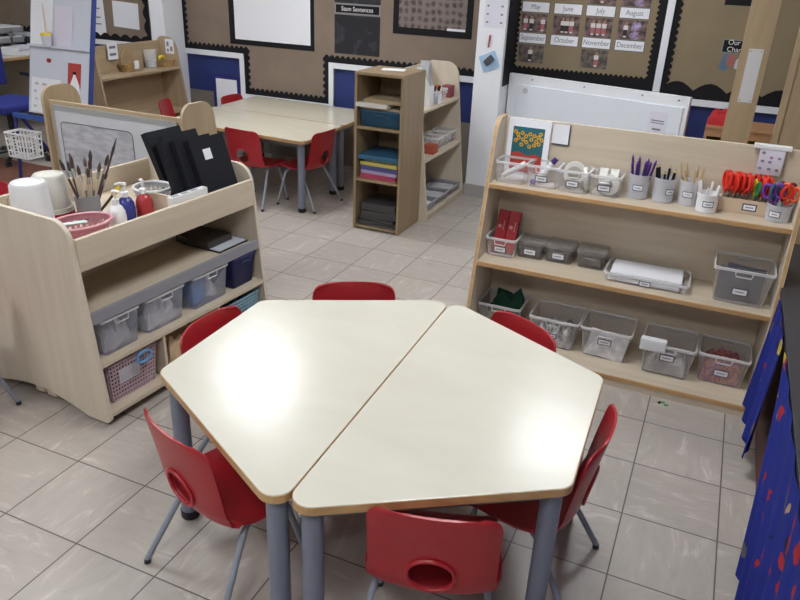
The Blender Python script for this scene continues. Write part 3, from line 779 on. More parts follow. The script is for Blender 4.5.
def stick(name, label, cat, pts_r, mats, loc, lean, az, group=None, rad=.0038):
    """a pencil-like thing: pts_r list of (z0,z1,slot,r); leans by angle towards azimuth"""
    g = G()
    for z0, z1, k, r0, r1 in pts_r: g.slot(k).tube([(0, 0, z0), (0, 0, z1)], [r0, r1], 8)
    return solo(name, g, mats, label, cat, loc, group=group, rot=(lean*math.cos(az), lean*math.sin(az), 0), smooth=False)
ZT0, ZM0, ZB0 = ZT+.001, ZM+.001, ZB+.001
GB = 'clear storage boxes on the art shelf'
# ---- top shelf, left to right
bin_('storage_box', 'clear open box with a white glue stick beside the shelf end under the flower picture', .138, .125, .098, (1.041, 1.722, ZT0), lab=False, k=.92, cat='storage box', group=GB)
bin_('storage_box', 'clear labelled box holding a dark-capped stick and a purple ball', .140, .125, .100, (1.186, 1.724, ZT0), k=.88, group=GB, lw=.056)
bin_('storage_box', 'clear labelled box holding upright tape rings', .132, .125, .098, (1.325, 1.724, ZT0), k=.95, group=GB, lw=.056)
bin_('storage_box', 'clear labelled box holding white tape rolls with grey gaps', .130, .120, .092, (1.461, 1.735, ZT0), k=.92, group=GB, lw=.056)
def glue(label, loc, rot, cap):
    t = thing('glue_stick', label, 'glue stick', loc, rot=rot)
    obj('barrel', G().tube([(0, 0, 0), (0, 0, .095)], .012, 12), WHITEP, t, True); obj('cap', G().tube([(0, 0, .095), (0, 0, .122)], .0125, 12), cap, t, True)
glue('white glue stick lying slanted in the clear box under the flower picture', (1.000, 1.70, ZT0+.022), (0, .95, 0), WHITEP)
glue('white glue stick with a dark cap poking up from the second clear box', (1.155, 1.735, ZT0+.022), (-.2, .62, 0), DPURPLE)
solo('ball', G().lathe([(0, -.014), (.010, -.010), (.014, 0), (.010, .010), (0, .014)], 16), PURPLE, 'small purple ball at the bottom corner of a clear box', 'ball', (1.147, 1.682, ZT0+.019), smooth=True)
def ring(label, loc, rot, R=.045, w=.022, hole=.6):
    return solo('tape_roll', G().lathe([(R*hole, -w/2), (R, -w/2), (R, w/2), (R*hole, w/2), (R*hole, -w/2)], 32), plain('white_tape', (.70, .69, .66), .5), label, 'tape roll', loc, rot=rot, smooth=True, group='tape rolls')
ring('large white tape ring standing upright in front of its box fellows', (1.322, 1.715, ZT0+.080), (PI/2-.12, .05, .25), .048, .020, .76)
ring('white tape ring standing behind the large upright ring', (1.312, 1.755, ZT0+.062), (PI/2-.1, 0, .2), .046, .02, .76)
ring('white tape ring set sideways at the right of the ring box', (1.372, 1.722, ZT0+.058), (0, PI/2-.15, .15), .050, .016, .76)
ring('white tape roll facing forward in the last clear box of the top shelf', (1.478, 1.705, ZT0+.050), (PI/2-.1, 0, .05), .044, .022, .35)
ring('white tape roll lying crosswise at the back of the roll box, towards the rings', (1.440, 1.765, ZT0+.062), (0, PI/2, .1), .044, .035, .5)
ring('white tape roll lying crosswise at the back of the roll box, towards the pencils', (1.486, 1.768, ZT0+.062), (0, PI/2, .1), .044, .035, .5)
# ---- pots of pencils
P5, P6, P7, P8, P9 = (1.595, 1.760), (1.701, 1.760), (1.805, 1.765), (1.882, 1.705), (2.155, 1.727)
tub('pencil_pot', 'frosted pot of purple pencils on the top shelf', .047, .106, P5+(ZT0,), lang=.05, group='pencil pots')
tub('pencil_pot', 'frosted pot of black pencils on the top shelf', .046, .104, P6+(ZT0,), lang=.75, group='pencil pots')
tub('pencil_pot', 'frosted pot of plain wooden sticks on the top shelf', .044, .106, P7+(ZT0,), lang=-.1, group='pencil pots')
tub('pencil_pot', 'short white pot of white sticks near the shelf edge', .043, .078, P8+(ZT0,), k=.96, mat=plain('milky_plastic', (.82, .82, .86), .4), lang=.15, group='pencil pots')
def fan(n, c, spread, height, mk):
    for i in range(n):
        a = 2*PI*i/n+.4; rr = .018+.008*(i % 2)
        mk(i, (c[0]+rr*math.cos(a), c[1]+rr*math.sin(a), ZT0+.006), spread*(.6+.4*((i*7) % 5)/4), a+PI/2, height*(.9+.12*((i*5) % 4)/3))
pencil = lambda L, r: [(0, L-.012, 0, r, r), (L-.012, L-.003, 1, r, r*.45), (L-.003, L, 2, r*.45, .0006)]
fan(8, P5, .20, .17, lambda i, p, l, a, L: stick('pencil', 'purple pencil standing in the frosted pot', 'pencil', pencil(L, .0052), [DPURPLE, PURPLE, DPURPLE], p, l, a, 'purple pencils'))
fan(6, P6, .20, .150, lambda i, p, l, a, L: stick('pencil', 'black pencil with a pale tip standing in the frosted pot', 'pencil', pencil(L, .0052), [BLACK, NATURAL, BLACK], p, l, a, 'black pencils'))
fan(7, P7, .24, .165, lambda i, p, l, a, L: stick('wooden_stick', 'thin plain wooden stick standing in the frosted pot', 'stick', [(0, L, 0, .0042, .003)], [NATURAL], p, l, a, 'wooden sticks'))
fan(6, P8, .30, .118, lambda i, p, l, a, L: stick('white_stick', 'white plastic stick standing in the short white pot', 'stick', [(0, L-.004, 0, .0048, .0048), (L-.004, L, 0, .0048, .002)], [WHITEP], p, l, a, 'white sticks'))
# ---- scissors
def make_scissors(label, mats):
    t = thing('scissors', label, 'scissors', (0, 0, 0), 0, 'children scissors')
    for s in (-1, 1):
        pts = []
        for k in range(14):
            a = 2*PI*k/14; pts.append((s*(.0195+.0155*math.cos(a)), 0, .100+.026*math.sin(a)))
        hd = obj('handle', G().tube(pts, .0056, 6, closed=True).tube([(s*.012, 0, .074), (s*.003, 0, .055)], [.0048, .004], 6), mats, t, True)
        obj('blade', G().prism([(-s*.0005, .060), (s*.006, .058), (-s*.001, .0), (-s*.005, .012)], -.001+s*.0012, .001+s*.0012, 'y'), STEEL, t)
    return t
bx = thing('scissors_box', 'low wooden box of red scissors with a label on its front', 'box', (2.020, 1.777, ZT0))
g = G(); g.box(-.092, .092, -.031, -.024, 0, .058, .001).box(-.092, .092, .024, .031, 0, .058, .001).box(-.092, -.085, -.024, .024, 0, .058).box(.085, .092, -.024, .024, 0, .058).box(-.085, .085, -.024, .024, 0, .005)
obj('body', g, plain('pale_pine_box', (.62, .47, .34), .5), bx)
g = G(); g.slot(1).box(-.001, .055, -.0322, -.0308, .014, .044).slot(0).box(.004, .050, -.0330, -.0315, .019, .039).slot(2).box(.012, .042, -.0335, -.0325, .0265, .031)
obj('label_card', g, [PAPER, LABELB, LETTER], bx)
s0 = None
for i in range(10):
    p = (1.940+.0175*i, 1.777+.006*((i % 2)*2-1), ZT0+.012); rz = PI/2+.35+.15*math.sin(i*2.1)
    lab = 'red-handled scissors standing handles up in the low wooden box'
    if i == 6: continue
    if s0 is None: s0 = make_scissors(lab, SCISRED); s0.scale = (1.14, 1.14, 1.14); s0.location = p; s0.rotation_euler = (0, 0, rz)
    else: dup(s0, p, rz, lab)
ys = make_scissors('yellow and green handled scissors among the red ones in the wooden box', YELLOW); ys.location = (2.058, 1.774, ZT0+.010); ys.rotation_euler = (0, 0, PI/2+.3)
list(ys.children)[2].data.materials[0] = GREENP
tub('scissors_pot', 'low frosted pot of mixed scissors in the corner of the top shelf', .047, .068, P9+(ZT0,), lang=-.35, k=.95, cat='pot')
MIX = [(SCISRED, 'red', (.016, -.018), (.25, .35, .3)), (PURPLE, 'purple', (-.022, -.014), (.2, -.45, -.2)), (REDP, 'dark red', (.012, .022), (-.18, .2, .5)), (TEAL, 'teal', (-.014, .018), (-.15, -.3, .9)), (ORANGE, 'orange red', (.026, .004), (.05, .25, -.5))]
for m_, nm, (dx, dy), rot in MIX:
    s_ = make_scissors(nm+' handled scissors sticking out of the low frosted corner pot', m_); s_.location = (P9[0]+dx*.5, P9[1]+dy*.5, ZT0+.012); s_.rotation_euler = (rot[0]*.5, rot[1]*.5, rot[2]); s_.scale = (1.1, 1.1, 1.1)
# ---- picture and cards at the back of the top shelf
t = thing('picture_card', 'white card with yellow flowers over teal and red, leaning at the shelf back', 'picture', (1.078, 1.782, ZT0), rot=(-.07, 0, .0))
obj('card', G().box(-.098, .098, -.003, 0, 0, .272), PAPER, t)
g = G(); g.slot(0).box(-.075, .072, -.0036, -.0025, .03, .235)
g.slot(1).prism([(-.075, .03), (.072, .03), (.072, .105), (.04, .118), (0, .108), (-.04, .122), (-.075, .112)], -.0042, -.003, 'y')
g.slot(4)
for x in (-.055, -.035, -.01, .015, .035, .052): g.prism([(x-.0012, .09), (x+.0012, .09), (x*.85+.0015, .185), (x*.85-.0012, .185)], -.0040, -.003, 'y')
for i, (x, z) in enumerate([(-.058, .172), (-.008, .168), (.014, .182), (.055, .21), (-.062, .212), (.008, .15), (-.03, .155), (.062, .185), (-.05, .20), (-.03, .208), (-.012, .195), (.006, .206), (.026, .20), (.046, .195), (-.024, .178), (.038, .176), (.05, .165), (.03, .158), (-.045, .185)]):
    g.slot(2).prism([(x+.0105*(1 if k % 2 else .7)*math.cos(k*PI/8), z+.0105*(1 if k % 2 else .7)*math.sin(k*PI/8)) for k in range(16)], -.0052, -.004, 'y')
    g.slot(3).prism([(x+.0038*math.cos(k*PI/4), z+.0038*math.sin(k*PI/4)) for k in range(8)], -.006, -.005, 'y')
obj('print', g, [plain('teal_print', (.01, .12, .16), .5), plain('red_print', (.42, .04, .03), .5), plain('amber_print', (.75, .42, .03), .5), plain('dark_brown_print', (.04, .02, .01), .5), plain('stem_green_print', (.03, .10, .04), .5)], t)
t = thing('notice', 'small white notice with a dark edge on the shelf back beside the flower picture', 'notice', (1.222, 1.809, .998))
obj('card', G().slot(1).box(-.04, .04, -.0015, 0, -.048, .046).slot(0).box(-.04, .034, -.002, -.001, -.042, .046), [PAPER, LABELB], t)
t = thing('instruction_sheet', 'white picture instruction sheet hung from a white clip over the shelf back', 'notice', (2.085, 1.808, 1.058))
obj('clip_bar', G().box(-.072, .068, -.010, .030, -.014, .002, .003), WHITEP, t)
g = G(); g.slot(0).grid(lambda u, v: (-.047+.094*u-.008*(1-v)*0, -.004-.006*math.sin(PI*v*.9), -.118+.106*v), 3, 8)
obj('paper', g, plain('lilac_paper', (.66, .63, .74), .8), t)
g = G()
for i, (x, z, k) in enumerate([(-.032, -.028, 0), (.0, -.045, 1), (.03, -.046, 0), (-.03, -.062, 0), (-.034, -.092, 0), (.0, -.092, 0), (.03, -.094, 2), (-.002, -.064, 0)]):
    g.slot(k).prism([(x+.008*math.cos(q*PI/3+i), z+.006*math.sin(q*PI/3+i)) for q in range(6)], -.0118, -.0098, 'y')
obj('print', g, [plain('grey_violet_print', (.25, .22, .33), .7), plain('pink_print', (.45, .22, .30), .7), plain('brown_print', (.28, .18, .12), .7)], t)
# ---- middle shelf
bin_('storage_box', 'clear labelled box holding two tall red cartons', .140, .150, .092, (1.040, 1.702, ZM0), group=GB, k=.9, lw=.06)
for i, (x, wd) in enumerate(((1.012, 'shelf end'), (1.066, 'smaller boxes'))):
    t = thing('carton', 'tall red carton with a pale emblem leaning back in its box, towards the '+wd, 'carton', (x, 1.672, ZM0+.010), rot=(-.30, .04, 0))
    obj('sleeve', G().box(-.0255, .0255, 0, .028, 0, .200, .002), REDP, t)
    g = G(); g.prism([(-.008+.009*math.cos(k*PI/6), .122+.009*math.sin(k*PI/6)) for k in range(12)], -.0012, .0005, 'y'); g.box(.008, .012, -.0012, .0005, .105, .150)
    obj('emblem', g, plain('pale_pink_print', (.62, .30, .30), .6), t)
for i, (x, y, lab, m_) in enumerate(((1.172, 1.735, 'smoky clear box with a lid and label beside the red cartons', DARKFILL), (1.304, 1.745, 'smoky clear box with a lid and tilted label, middle of the three lidded boxes', DARKFILL), (1.452, 1.748, 'smoky clear box with a lid and no label beside the paper tray', BLACK))):
    b = bin_('lidded_box', lab, .126, .115, .080, (x, y, ZM0), group='lidded boxes', k=.93, mat=CLEARG, rim=CLEARG, lab=i < 2, lw=.06)
    obj('lid', G().prism(rpoly([(-.066, -.060), (.066, -.060), (.066, .060), (-.066, .060)], .014), .0815, .087, 'z', .001), CLEARG, b)
    solo('craft_bits', G().box(-.048, .048, -.044, .044, 0, .042, .01), DARKFILL, 'dark craft pieces inside the smoky lidded box, '+['nearest the red cartons', 'middle box', 'nearest the paper tray'][i], 'craft material', (x, y, ZM0+.006), kind='stuff')
bin_('paper_tray', 'shallow clear tray stacked with white paper on the middle shelf', .350, .195, .042, (1.708, 1.690, ZM0), k=.97, lw=.05, cat='tray', handle=False)
g = G()
random.seed(3)
for i in range(7): g.box(-.148, .148, -.085, .085, .0055*i, .0055*i+.0045, 0, T3(random.uniform(-.006, .006), random.uniform(-.003, .003), 0, random.uniform(-.03, .03)))
solo('paper_stack', g, PAPER, 'stack of white paper in the shallow clear tray', 'paper', (1.705, 1.69, ZM0+.006))
bin_('storage_box', 'large clear labelled box at the right end of the middle shelf', .228, .205, .158, (2.082, 1.690, ZM0), group=GB, k=.84, lw=.062, lz=.38)
solo('card_sheets', G().box(-.09, .085, -.004, .004, 0, .142, .001, T3(0, 0, 0, .0)).box(-.085, .082, .006, .012, 0, .138, .001).box(-.07, .08, .015, .019, 0, .15, .001, T3(0, 0, 0, 0, 0, .05)), plain('slate_card', (.10, .10, .115), .6), 'dark grey card sheets standing in the large clear box on the middle shelf', 'card', (2.080, 1.640, ZM0+.006))
# ---- bottom shelf
bin_('storage_box', 'clear box of dark green felt at the left end of the bottom shelf', .205, .200, .148, (1.075, 1.69, ZB0), group=GB, k=.84, lab=False)
bin_('storage_box', 'clear labelled box of grey printed scraps on the bottom shelf', .228, .205, .148, (1.347, 1.668, ZB0), group=GB, k=.84, lw=.045)
bin_('storage_box', 'clear labelled box of folded newspaper on the bottom shelf', .226, .205, .148, (1.587, 1.668, ZB0), group=GB, k=.82, lw=.062, lz=.60)
bin_('storage_box', 'tall clear labelled box with a white foam block on the bottom shelf', .222, .215, .152, (1.862, 1.645, ZB0), group=GB, k=.86, lw=.062, lz=.62)
bin_('storage_box', 'clear labelled box of coloured threads at the right end of the bottom shelf', .205, .195, .142, (2.090, 1.672, ZB0), group=GB, k=.86, lw=.062)
def crumple(name, label, cat, mat, w, d, h, loc, seed, jag=.3, kind='stuff'):
    random.seed(seed); n = 15; H = [[random.random() for _ in range(n)] for _ in range(n)]
    def fn(u, v):
        i, j = int(round(u*(n-1))), int(round(v*(n-1))); e = min(i, j, n-1-i, n-1-j)
        return (w*(u-.5), d*(v-.5), 0 if e == 0 else h*(1-jag+jag*H[i][j])*(.75 if e == 1 else 1))
    g = G().grid(fn, n, n); return solo(name, g, mat, label, cat, loc, kind=kind)
solo('felt_sheet', G().prism([(-.08, 0), (.075, 0), (.088, .12), (.08, .185), (.055, .19), (.03, .14), (.01, .15), (-.015, .185), (-.045, .165), (-.06, .12), (-.085, .10)], -.03, -.016, 'y', .003).prism([(-.08, 0), (.08, 0), (.085, .15), (.06, .205), (.02, .16), (-.03, .18), (-.07, .12)], -.002, .012, 'y', .003).prism([(-.08, 0), (.08, 0), (.07, .13), (.0, .16), (-.06, .17)], .03, .045, 'y', .003), GREENF, 'crumpled dark green felt rising from the clear box at the bottom left', 'felt', (1.085, 1.70, ZB0+.006))
solo('card_sheets', G().box(-.07, .07, -.004, .004, 0, .085).box(-.06, .0, -.010, -.006, .0, .10), plain('olive_card', (.22, .24, .07), .7), 'olive green card at the front of the felt box', 'card', (1.085, 1.628, ZB0+.006))
crumple('paper_scraps', 'grey printed paper scraps inside the second bottom-shelf box', 'paper scraps', photo_mat('newsprint_scraps', (.16, .16, .17), (.72, .71, .70)), .18, .165, .095, (1.347, 1.668, ZB0+.006), 5, .6)
NEWS = photo_mat('newsprint_fine', (.52, .52, .56), (.78, .77, .80))
solo('newspaper', G().box(-.080, .090, -.004, .004, 0, .135, .001, T3(0, -.006, 0, 0, .12, .14)).box(-.085, .085, -.01, .16, 0, .030, .004), NEWS, 'folded newspaper leaning inside its clear box on the bottom shelf', 'newspaper', (1.585, 1.592, ZB0+.008))
solo('foam_block', G().box(-.055, .055, -.02, .02, 0, .055, .01), plain('white_foam', (.70, .70, .73), .9), 'white foam block hung over the front rim of the tall clear box', 'foam', (1.795, 1.545, ZB0+.118))
crumple('wool_bundle', 'grey wadding inside the tall clear box on the bottom shelf', 'wadding', plain('grey_wadding', (.44, .42, .41), .9, vary=.2), .18, .17, .07, (1.862, 1.645, ZB0+.006), 8)
def thread_mat():
    m, nt, b = nodemat('mixed_threads'); tc = nt.nodes.new('ShaderNodeTexCoord'); n = nt.nodes.new('ShaderNodeTexNoise'); n.inputs['Scale'].default_value = 22; n.inputs['Distortion'].default_value = 2.5; n.inputs['Detail'].default_value = 2
    r = nt.nodes.new('ShaderNodeValToRGB'); e = r.color_ramp.elements; e[0].position = .25; e[0].color = (.10, .05, .16, 1); e[1].position = .75; e[1].color = (.10, .24, .36, 1)
    for p_, c_ in ((.38, (.36, .10, .20, 1)), (.48, (.24, .07, .09, 1)), (.56, (.62, .24, .08, 1)), (.64, (.24, .10, .34, 1))):
        q = e.new(p_); q.color = c_
    nt.links.new(tc.outputs['Object'], n.inputs['Vector']); nt.links.new(n.outputs['Fac'], r.inputs['Fac']); nt.links.new(r.outputs['Color'], b.inputs['Base Color']); b.inputs['Roughness'].default_value = .85; return m
crumple('threads', 'tangled red purple and teal threads filling the box at the right end of the bottom shelf', 'threads', thread_mat(), .165, .155, .112, (2.090, 1.672, ZB0+.006), 11, .35)
# ------------------------------------------------------------------ things on the trolley tray
ZTR = .656
def bucket(label, rb, rt, h, loc, mat, lidmat=None):
    t = thing('bucket', label, 'bucket', loc)
    z0 = .032 if lidmat else 0
    obj('body', G().lathe([(0, z0), (rb, z0), (rb+.004, z0), (rb+.004, z0+.018), (rb-.003, z0+.022), (rt+.004, h-.012), (rt-.004, h-.002), (rt-.014, h), (rt-.018, h-.005), (0, h-.005)], 36), mat, t, True)
    if lidmat: obj('lid', G().lathe([(0, 0), (rb+.004, 0), (rb+.006, .004), (rb+.006, .030), (0, .032)], 36), lidmat, t, True)
    return t
bucket('white upturned bucket nearest the trolley end panel', .079, .063, .212, (-.488, .392, ZTR), plain('milky_bucket', (.72, .72, .74), .45))
bucket('cloudy white upturned bucket standing on a red lid', .075, .060, .187, (-.585, .572, ZTR), plain('cream_bucket', (.60, .58, .53), .5), REDP)
bp = thing('brush_pot', 'grey pot bristling with paint brushes on the trolley tray', 'pot', (-.440, .620, ZTR))
obj('body', G().lathe([(0, 0), (.046, 0), (.050, .108), (.053, .110), (.047, .110), (.043, .004), (0, .004)], 28), GREYPOT, bp, True)
BR = [(.0, .30, 0), (.5, .33, 1), (1.1, .27, 0), (1.7, .32, 1), (2.3, .29, 0), (2.9, .31, 0), (3.5, .28, 1), (4.1, .30, 0), (4.7, .33, 1), (5.3, .29, 0), (5.9, .26, 0), (.8, .24, 1), (2.0, .23, 0)]
b0 = {}
for i, (az, L, k) in enumerate(BR):
    ln = (.12+.26*((i*5) % 7)/6)
    lab = ('pale-handled' if k == 0 else 'dark-handled')+' paint brush standing handle down in the grey pot'
    loc = (-.440+.012*math.cos(az), .620+.012*math.sin(az), ZTR+.006)
    if k not in b0:
        t = thing('paint_brush', lab, 'brush', loc, group=('pale' if k == 0 else 'dark')+' paint brushes')
        obj('handle', G().tube([(0, 0, 0), (0, 0, .05), (0, 0, .16), (0, 0, .22)], [.0028, .005, .0055, .0042], 8), BRUSHW if k == 0 else BRUSHD, t, True)
        obj('ferrule', G().tube([(0, 0, .218), (0, 0, .262)], [.005, .006], 8), STEEL, t, True)
        obj('bristles', G().tube([(0, 0, .26), (0, 0, .285), (0, 0, .31)], [.006, .0075, .002], 8), BRISTLE if k else BRUSHD, t, True)
        b0[k] = t
    else: t = dup(b0[k], loc, 0, lab)
    s = L/.36; t.scale = (1, 1, s)
    t.rotation_euler = (ln*math.cos(az+PI/2), ln*math.sin(az+PI/2), 0)
lb = thing('paint_brush', 'long thin dark brush leaning towards the pump bottles, tallest of the pot', 'brush', (-.425, .625, ZTR+.006), rot=(-.40, .14, 0))
obj('handle', G().tube([(0, 0, 0), (0, 0, .27)], [.004, .0045], 8), BRUSHD, lb, True); obj('bristles', G().tube([(0, 0, .27), (0, 0, .30), (0, 0, .345)], [.005, .006, .001], 8), BRISTLE, lb, True)
yb_ = thing('paint_brush', 'yellow-tipped brush leaning low at the side of the grey pot', 'brush', (-.417, .642, ZTR+.02), rot=(-.55, .5, 0))
obj('handle', G().tube([(0, 0, 0), (0, 0, .10)], [.005, .006], 8), BRUSHD, yb_, True); obj('bristles', G().tube([(0, 0, .10), (0, 0, .125), (0, 0, .15)], [.010, .012, .006], 8), YELLOW, yb_, True)
def perforated(name, label, rx, ry, h, loc, rz, mat, nu=56, nv=9, k=.72, rimr=.006, handle=False):
    t = thing(name, label, 'basket', loc, rz)
    g = G(); bm = g.bm
    prof = [(k*.99, .0), (k*1.0, .004)]+[(k+(1-k)*(j/(nv-1))**.8, .004+(h-.004)*j/(nv-1)) for j in range(1, nv)]
    R = [[bm.verts.new((rx*s*math.cos(2*PI*i/nu), ry*s*math.sin(2*PI*i/nu), z)) for i in range(nu)] for s, z in prof]
    for j in range(len(R)-1):
        for i in range(nu):
            if 1 < j < len(R)-2 and j % 2 == 0 and i % 2 == 0: continue
            bm.faces.new((R[j][i], R[j][(i+1) % nu], R[j+1][(i+1) % nu], R[j+1][i]))
    # perforated floor: a square lattice of strips
    bm.faces.new(R[0][::-1])
    bmesh.ops.solidify(bm, geom=bm.faces[:], thickness=.0018)
    obj('body', g, mat, t)
    obj('rim', G().tube([((rx+.002)*math.cos(2*PI*i/40), (ry+.002)*math.sin(2*PI*i/40), h) for i in range(40)], rimr, 8, closed=True), mat, t, True)
    return t
perforated('basket', 'pink perforated oval basket beside the trolley end panel', .118, .086, .080, (-.275, .418, ZTR), PI/2-.25, PINK)
solo('spatula', G().prism(rpoly([(-.05, -.010), (.05, -.016), (.06, 0), (.05, .016), (-.05, .010)], .006), 0, .004, 'z', .001), plain('pale_mint_plastic', (.55, .66, .62), .4), 'pale mint plastic spatula lying across the pink basket rim', 'spatula', (-.265, .365, ZTR+.088), 1.0)
perforated('basket', 'white perforated round basket in front of the black folders', .078, .078, .090, (-.335, .886, ZTR), 0, WHITEP, 48, 9, .80, .007)
def pump(label, loc, rz, mat, h=.125):
    t = thing('pump_bottle', label, 'bottle', loc, rz, 'pump bottles')
    obj('body', G().lathe([(0, 0), (.031, 0), (.035, .007), (.036, h*.50), (.033, h*.72), (.024, h*.90), (.013, h), (0, h)], 24), mat, t, True)
    obj('collar', G().lathe([(0, h-.001), (.014, h-.001), (.014, h+.020), (.006, h+.024), (0, h+.024)], 20), WHITEP, t, True)
    obj('nozzle', G().tube([(0, 0, h+.020), (0, 0, h+.052)], .0045, 10).tube([(-.009, 0, h+.052), (.018, 0, h+.054), (.040, 0, h+.046)], [.008, .006, .0045], 8), WHITEP, t, True)
    return t
pump('white pump bottle beside the pink basket', (-.262, .592, ZTR), .1, WHITEP, .103)
pump('dark blue pump bottle between the white and the red one', (-.305, .690, ZTR), -2.9, plain('blue_paint_bottle', (.025, .035, .22), .25), .103)
pump('red pump bottle beside the dark blue one', (-.275, .762, ZTR), 2.6, plain('red_paint_bottle', (.38, .03, .035), .25), .103)
FO = [(.731, .088, 1), (.683, .121, 0), (.640, .155, 0), (.764, .245, 0), (.765, .345, 0)]
FL = ['black folder with a white square label, frontmost of the leaning row', 'black folder right behind the white-labelled one', 'black folder third from the front of the leaning row', 'black folder fourth from the front, before the gap', 'black folder at the back of the leaning row by the whiteboard']
for (lx, ly, k), lab in zip(FO, FL):
    t = thing('folder', lab, 'folder', WT(lx, ly, ZTR+.001), group='black folders', rot=(-.33 if ly < .2 else -.43, 0, TYAW))
    obj('cover', G().box(0, .212, 0, .003, .003, .318, .001).box(0, .212, .029, .032, .003, .318, .001).box(.0, .003, .003, .029, .003, .318), FOLDER, t)
    obj('pages', G().box(.006, .205, .004, .028, .006, .310), plain('grey_page_block', (.20, .20, .21), .8) if k == 0 else FOLDER, t)
    if k: obj('label_card', G().box(.062, .108, -.0012, .001, .222, .268), PAPER, t)
t = thing('label_strips', 'white plastic strip rack lying along the tray in front of the folders', 'rack', WT(.52, .098, ZTR+.001), TYAW)
obj('rail', G().box(0, .205, 0, .03, 0, .118, .002), WHITEP, t)
obj('slots', G().box(.012, .05, .006, .024, .117, .1186).box(.066, .104, .006, .024, .117, .1186).box(.12, .158, .006, .024, .117, .1186), GREYPOT, t)
# grey-lipped shelf
t = thing('clipboard', 'white-faced board with a dark edge lying on the grey-lipped trolley shelf', 'board', WT(.775, .10, .453), TYAW)
obj('base', G().box(0, .195, 0, .23, 0, .007, .001), BLACKP, t); obj('face', G().box(.004, .191, .004, .226, .007, .009), WBOARD, t)
solo('book', G().box(0, .165, 0, .19, 0, .032, .003), plain('dark_brown_cover', (.055, .045, .04), .35), 'dark brown box-like book lying on the white-faced board', 'book', WT(.765, .155, .4635), TYAW+.03)
# trolley boxes
GT = 'storage boxes on the trolley'
zb_ = .271
def tbin(lx, w, label, mat, rim, d=.20, h=.152, ly=.15, **k):
    return bin_('storage_box', label, w, d, h, WT(lx, ly, zb_), TYAW, group=GT, mat=mat, rim=rim, lab=False, **k)
tbin(.152, .185, 'clear plastic box of white cloths, nearest the trolley end panel', CLEAR3, CLEARRIM, k=.9)
tbin(.385, .215, 'clear plastic box of white pieces, second along the trolley shelf', CLEAR3, CLEARRIM, k=.9)
tbin(.655, .225, 'clear plastic box with blue and white things, third along the trolley shelf', CLEAR3, CLEARRIM, k=.9)
tbin(.882, .165, 'dark blue plastic box at the far end of the trolley shelf', NAVY, NAVY, k=.86)
crumple('cloths', 'crumpled pale grey cloths inside the first clear trolley box', 'cloth', plain('pale_grey_cloth', (.55, .55, .58), .9), .14, .15, .10, WT(.152, .15, .276), 21, .5).rotation_euler.z = TYAW
crumple('cloths', 'white crumpled pieces inside the second clear trolley box', 'cloth', plain('white_cloth', (.75, .75, .78), .9), .17, .15, .10, WT(.385, .15, .276), 22, .5).rotation_euler.z = TYAW
solo('packet', G().box(-.08, .0, -.07, .07, 0, .115, .015), plain('bright_blue_wrap', (.10, .26, .62), .5), 'bright blue packet inside the third clear trolley box', 'packet', WT(.645, .15, .277), TYAW)
solo('paper_cone', G().lathe([(.045, 0), (.006, .12), (0, .12)], 16), PAPER, 'white paper cone inside the third clear trolley box', 'paper', WT(.705, .13, .277), TYAW, smooth=True)
def lattice_box(name, label, w, d, h, loc, rz, mat, nx=14, nz=8, solid=None, r=.0022, k=.9, group=None):
    t = thing(name, label, 'basket', loc, rz, group); g = G()
    def P(a, z):                                     # a: perimeter parameter 0..4
        s = (k+(1-k)*z/h)/1.0; e = int(a) % 4; f = a-int(a); W_, D_ = w/2*s, d/2*s
        c = [(-W_, -D_), (W_, -D_), (W_, D_), (-W_, D_)]; p, q = c[e], c[(e+1) % 4]
        return (p[0]+(q[0]-p[0])*f, p[1]+(q[1]-p[1])*f, z)
    nd = max(3, int(nx*d/w))
    for e in range(4):
        n = nx if e % 2 == 0 else nd
        for i in range(n): g.tube([P(e+i/n, .002), P(e+i/n, h)], r, 5)
    for j in range(nz+1):
        z = .003+(h-.004)*j/nz; g.tube([P(0, z), P(1, z), P(2, z), P(3, z)], r*(1.8 if j == nz else 1), 5, closed=True)
    for i in range(1, nx): a = P(i/nx, .003); g.tube([a, (a[0], -a[1], .003)], r, 5)
    for i in range(1, nd): a = P(1+i/nd, .003); g.tube([a, (-a[0], a[1], .003)], r, 5)
    obj('lattice', g, mat, t)
    if solid: solid(t)
    return t
MAUVE = plain('mauve_plastic', (.50, .36, .42), .4)
lattice_box('lattice_basket', 'mauve lattice basket of toys in the lowest trolley bay, nearest the end panel', .235, .22, .165, WT(.178, .155, .065), TYAW, MAUVE, 16, 9,
    lambda t: obj('label_plate', G().box(-.075, .03, -.111, -.106, .07, .13, .001), plain('pale_lilac_card', (.48, .46, .52), .6), t), r=.0035)
crumple('toys', 'dark jumbled toys filling the mauve lattice basket', 'toys', photo_mat('jumbled_toys', (.015, .015, .02), (.12, .03, .04)), .185, .17, .13, WT(.178, .155, .07), 31, .5).rotation_euler.z = TYAW
solo('toy_loop', G().tube([(.036*math.cos(i*PI/8), 0, .022*math.sin(i*PI/8)) for i in range(16)], .006, 8, closed=True), plain('light_blue_plastic', (.12, .32, .60), .4), 'light blue plastic loop hooked over the front of the mauve basket', 'toy', WT(.215, .022, .215), TYAW, smooth=True)
crumple('cloth_bundle', 'tan cloth bundle in the middle bay at the bottom of the trolley', 'cloth', plain('tan_cloth', (.45, .33, .20), .9, vary=.25), .26, .20, .15, WT(.50, .15, .064), 33, .4).rotation_euler.z = TYAW
lattice_box('lattice_basket', 'pale blue lattice basket in the farthest lowest bay of the trolley', .27, .22, .15, WT(.825, .155, .065), TYAW, plain('pale_blue_plastic', (.24, .40, .52), .4), 18, 8, r=.0035)
crumple('toys', 'green and dark toys inside the pale blue lattice basket', 'toys', photo_mat('green_toys', (.02, .04, .035), (.08, .26, .20)), .22, .17, .12, WT(.825, .155, .07), 35, .5).rotation_euler.z = TYAW

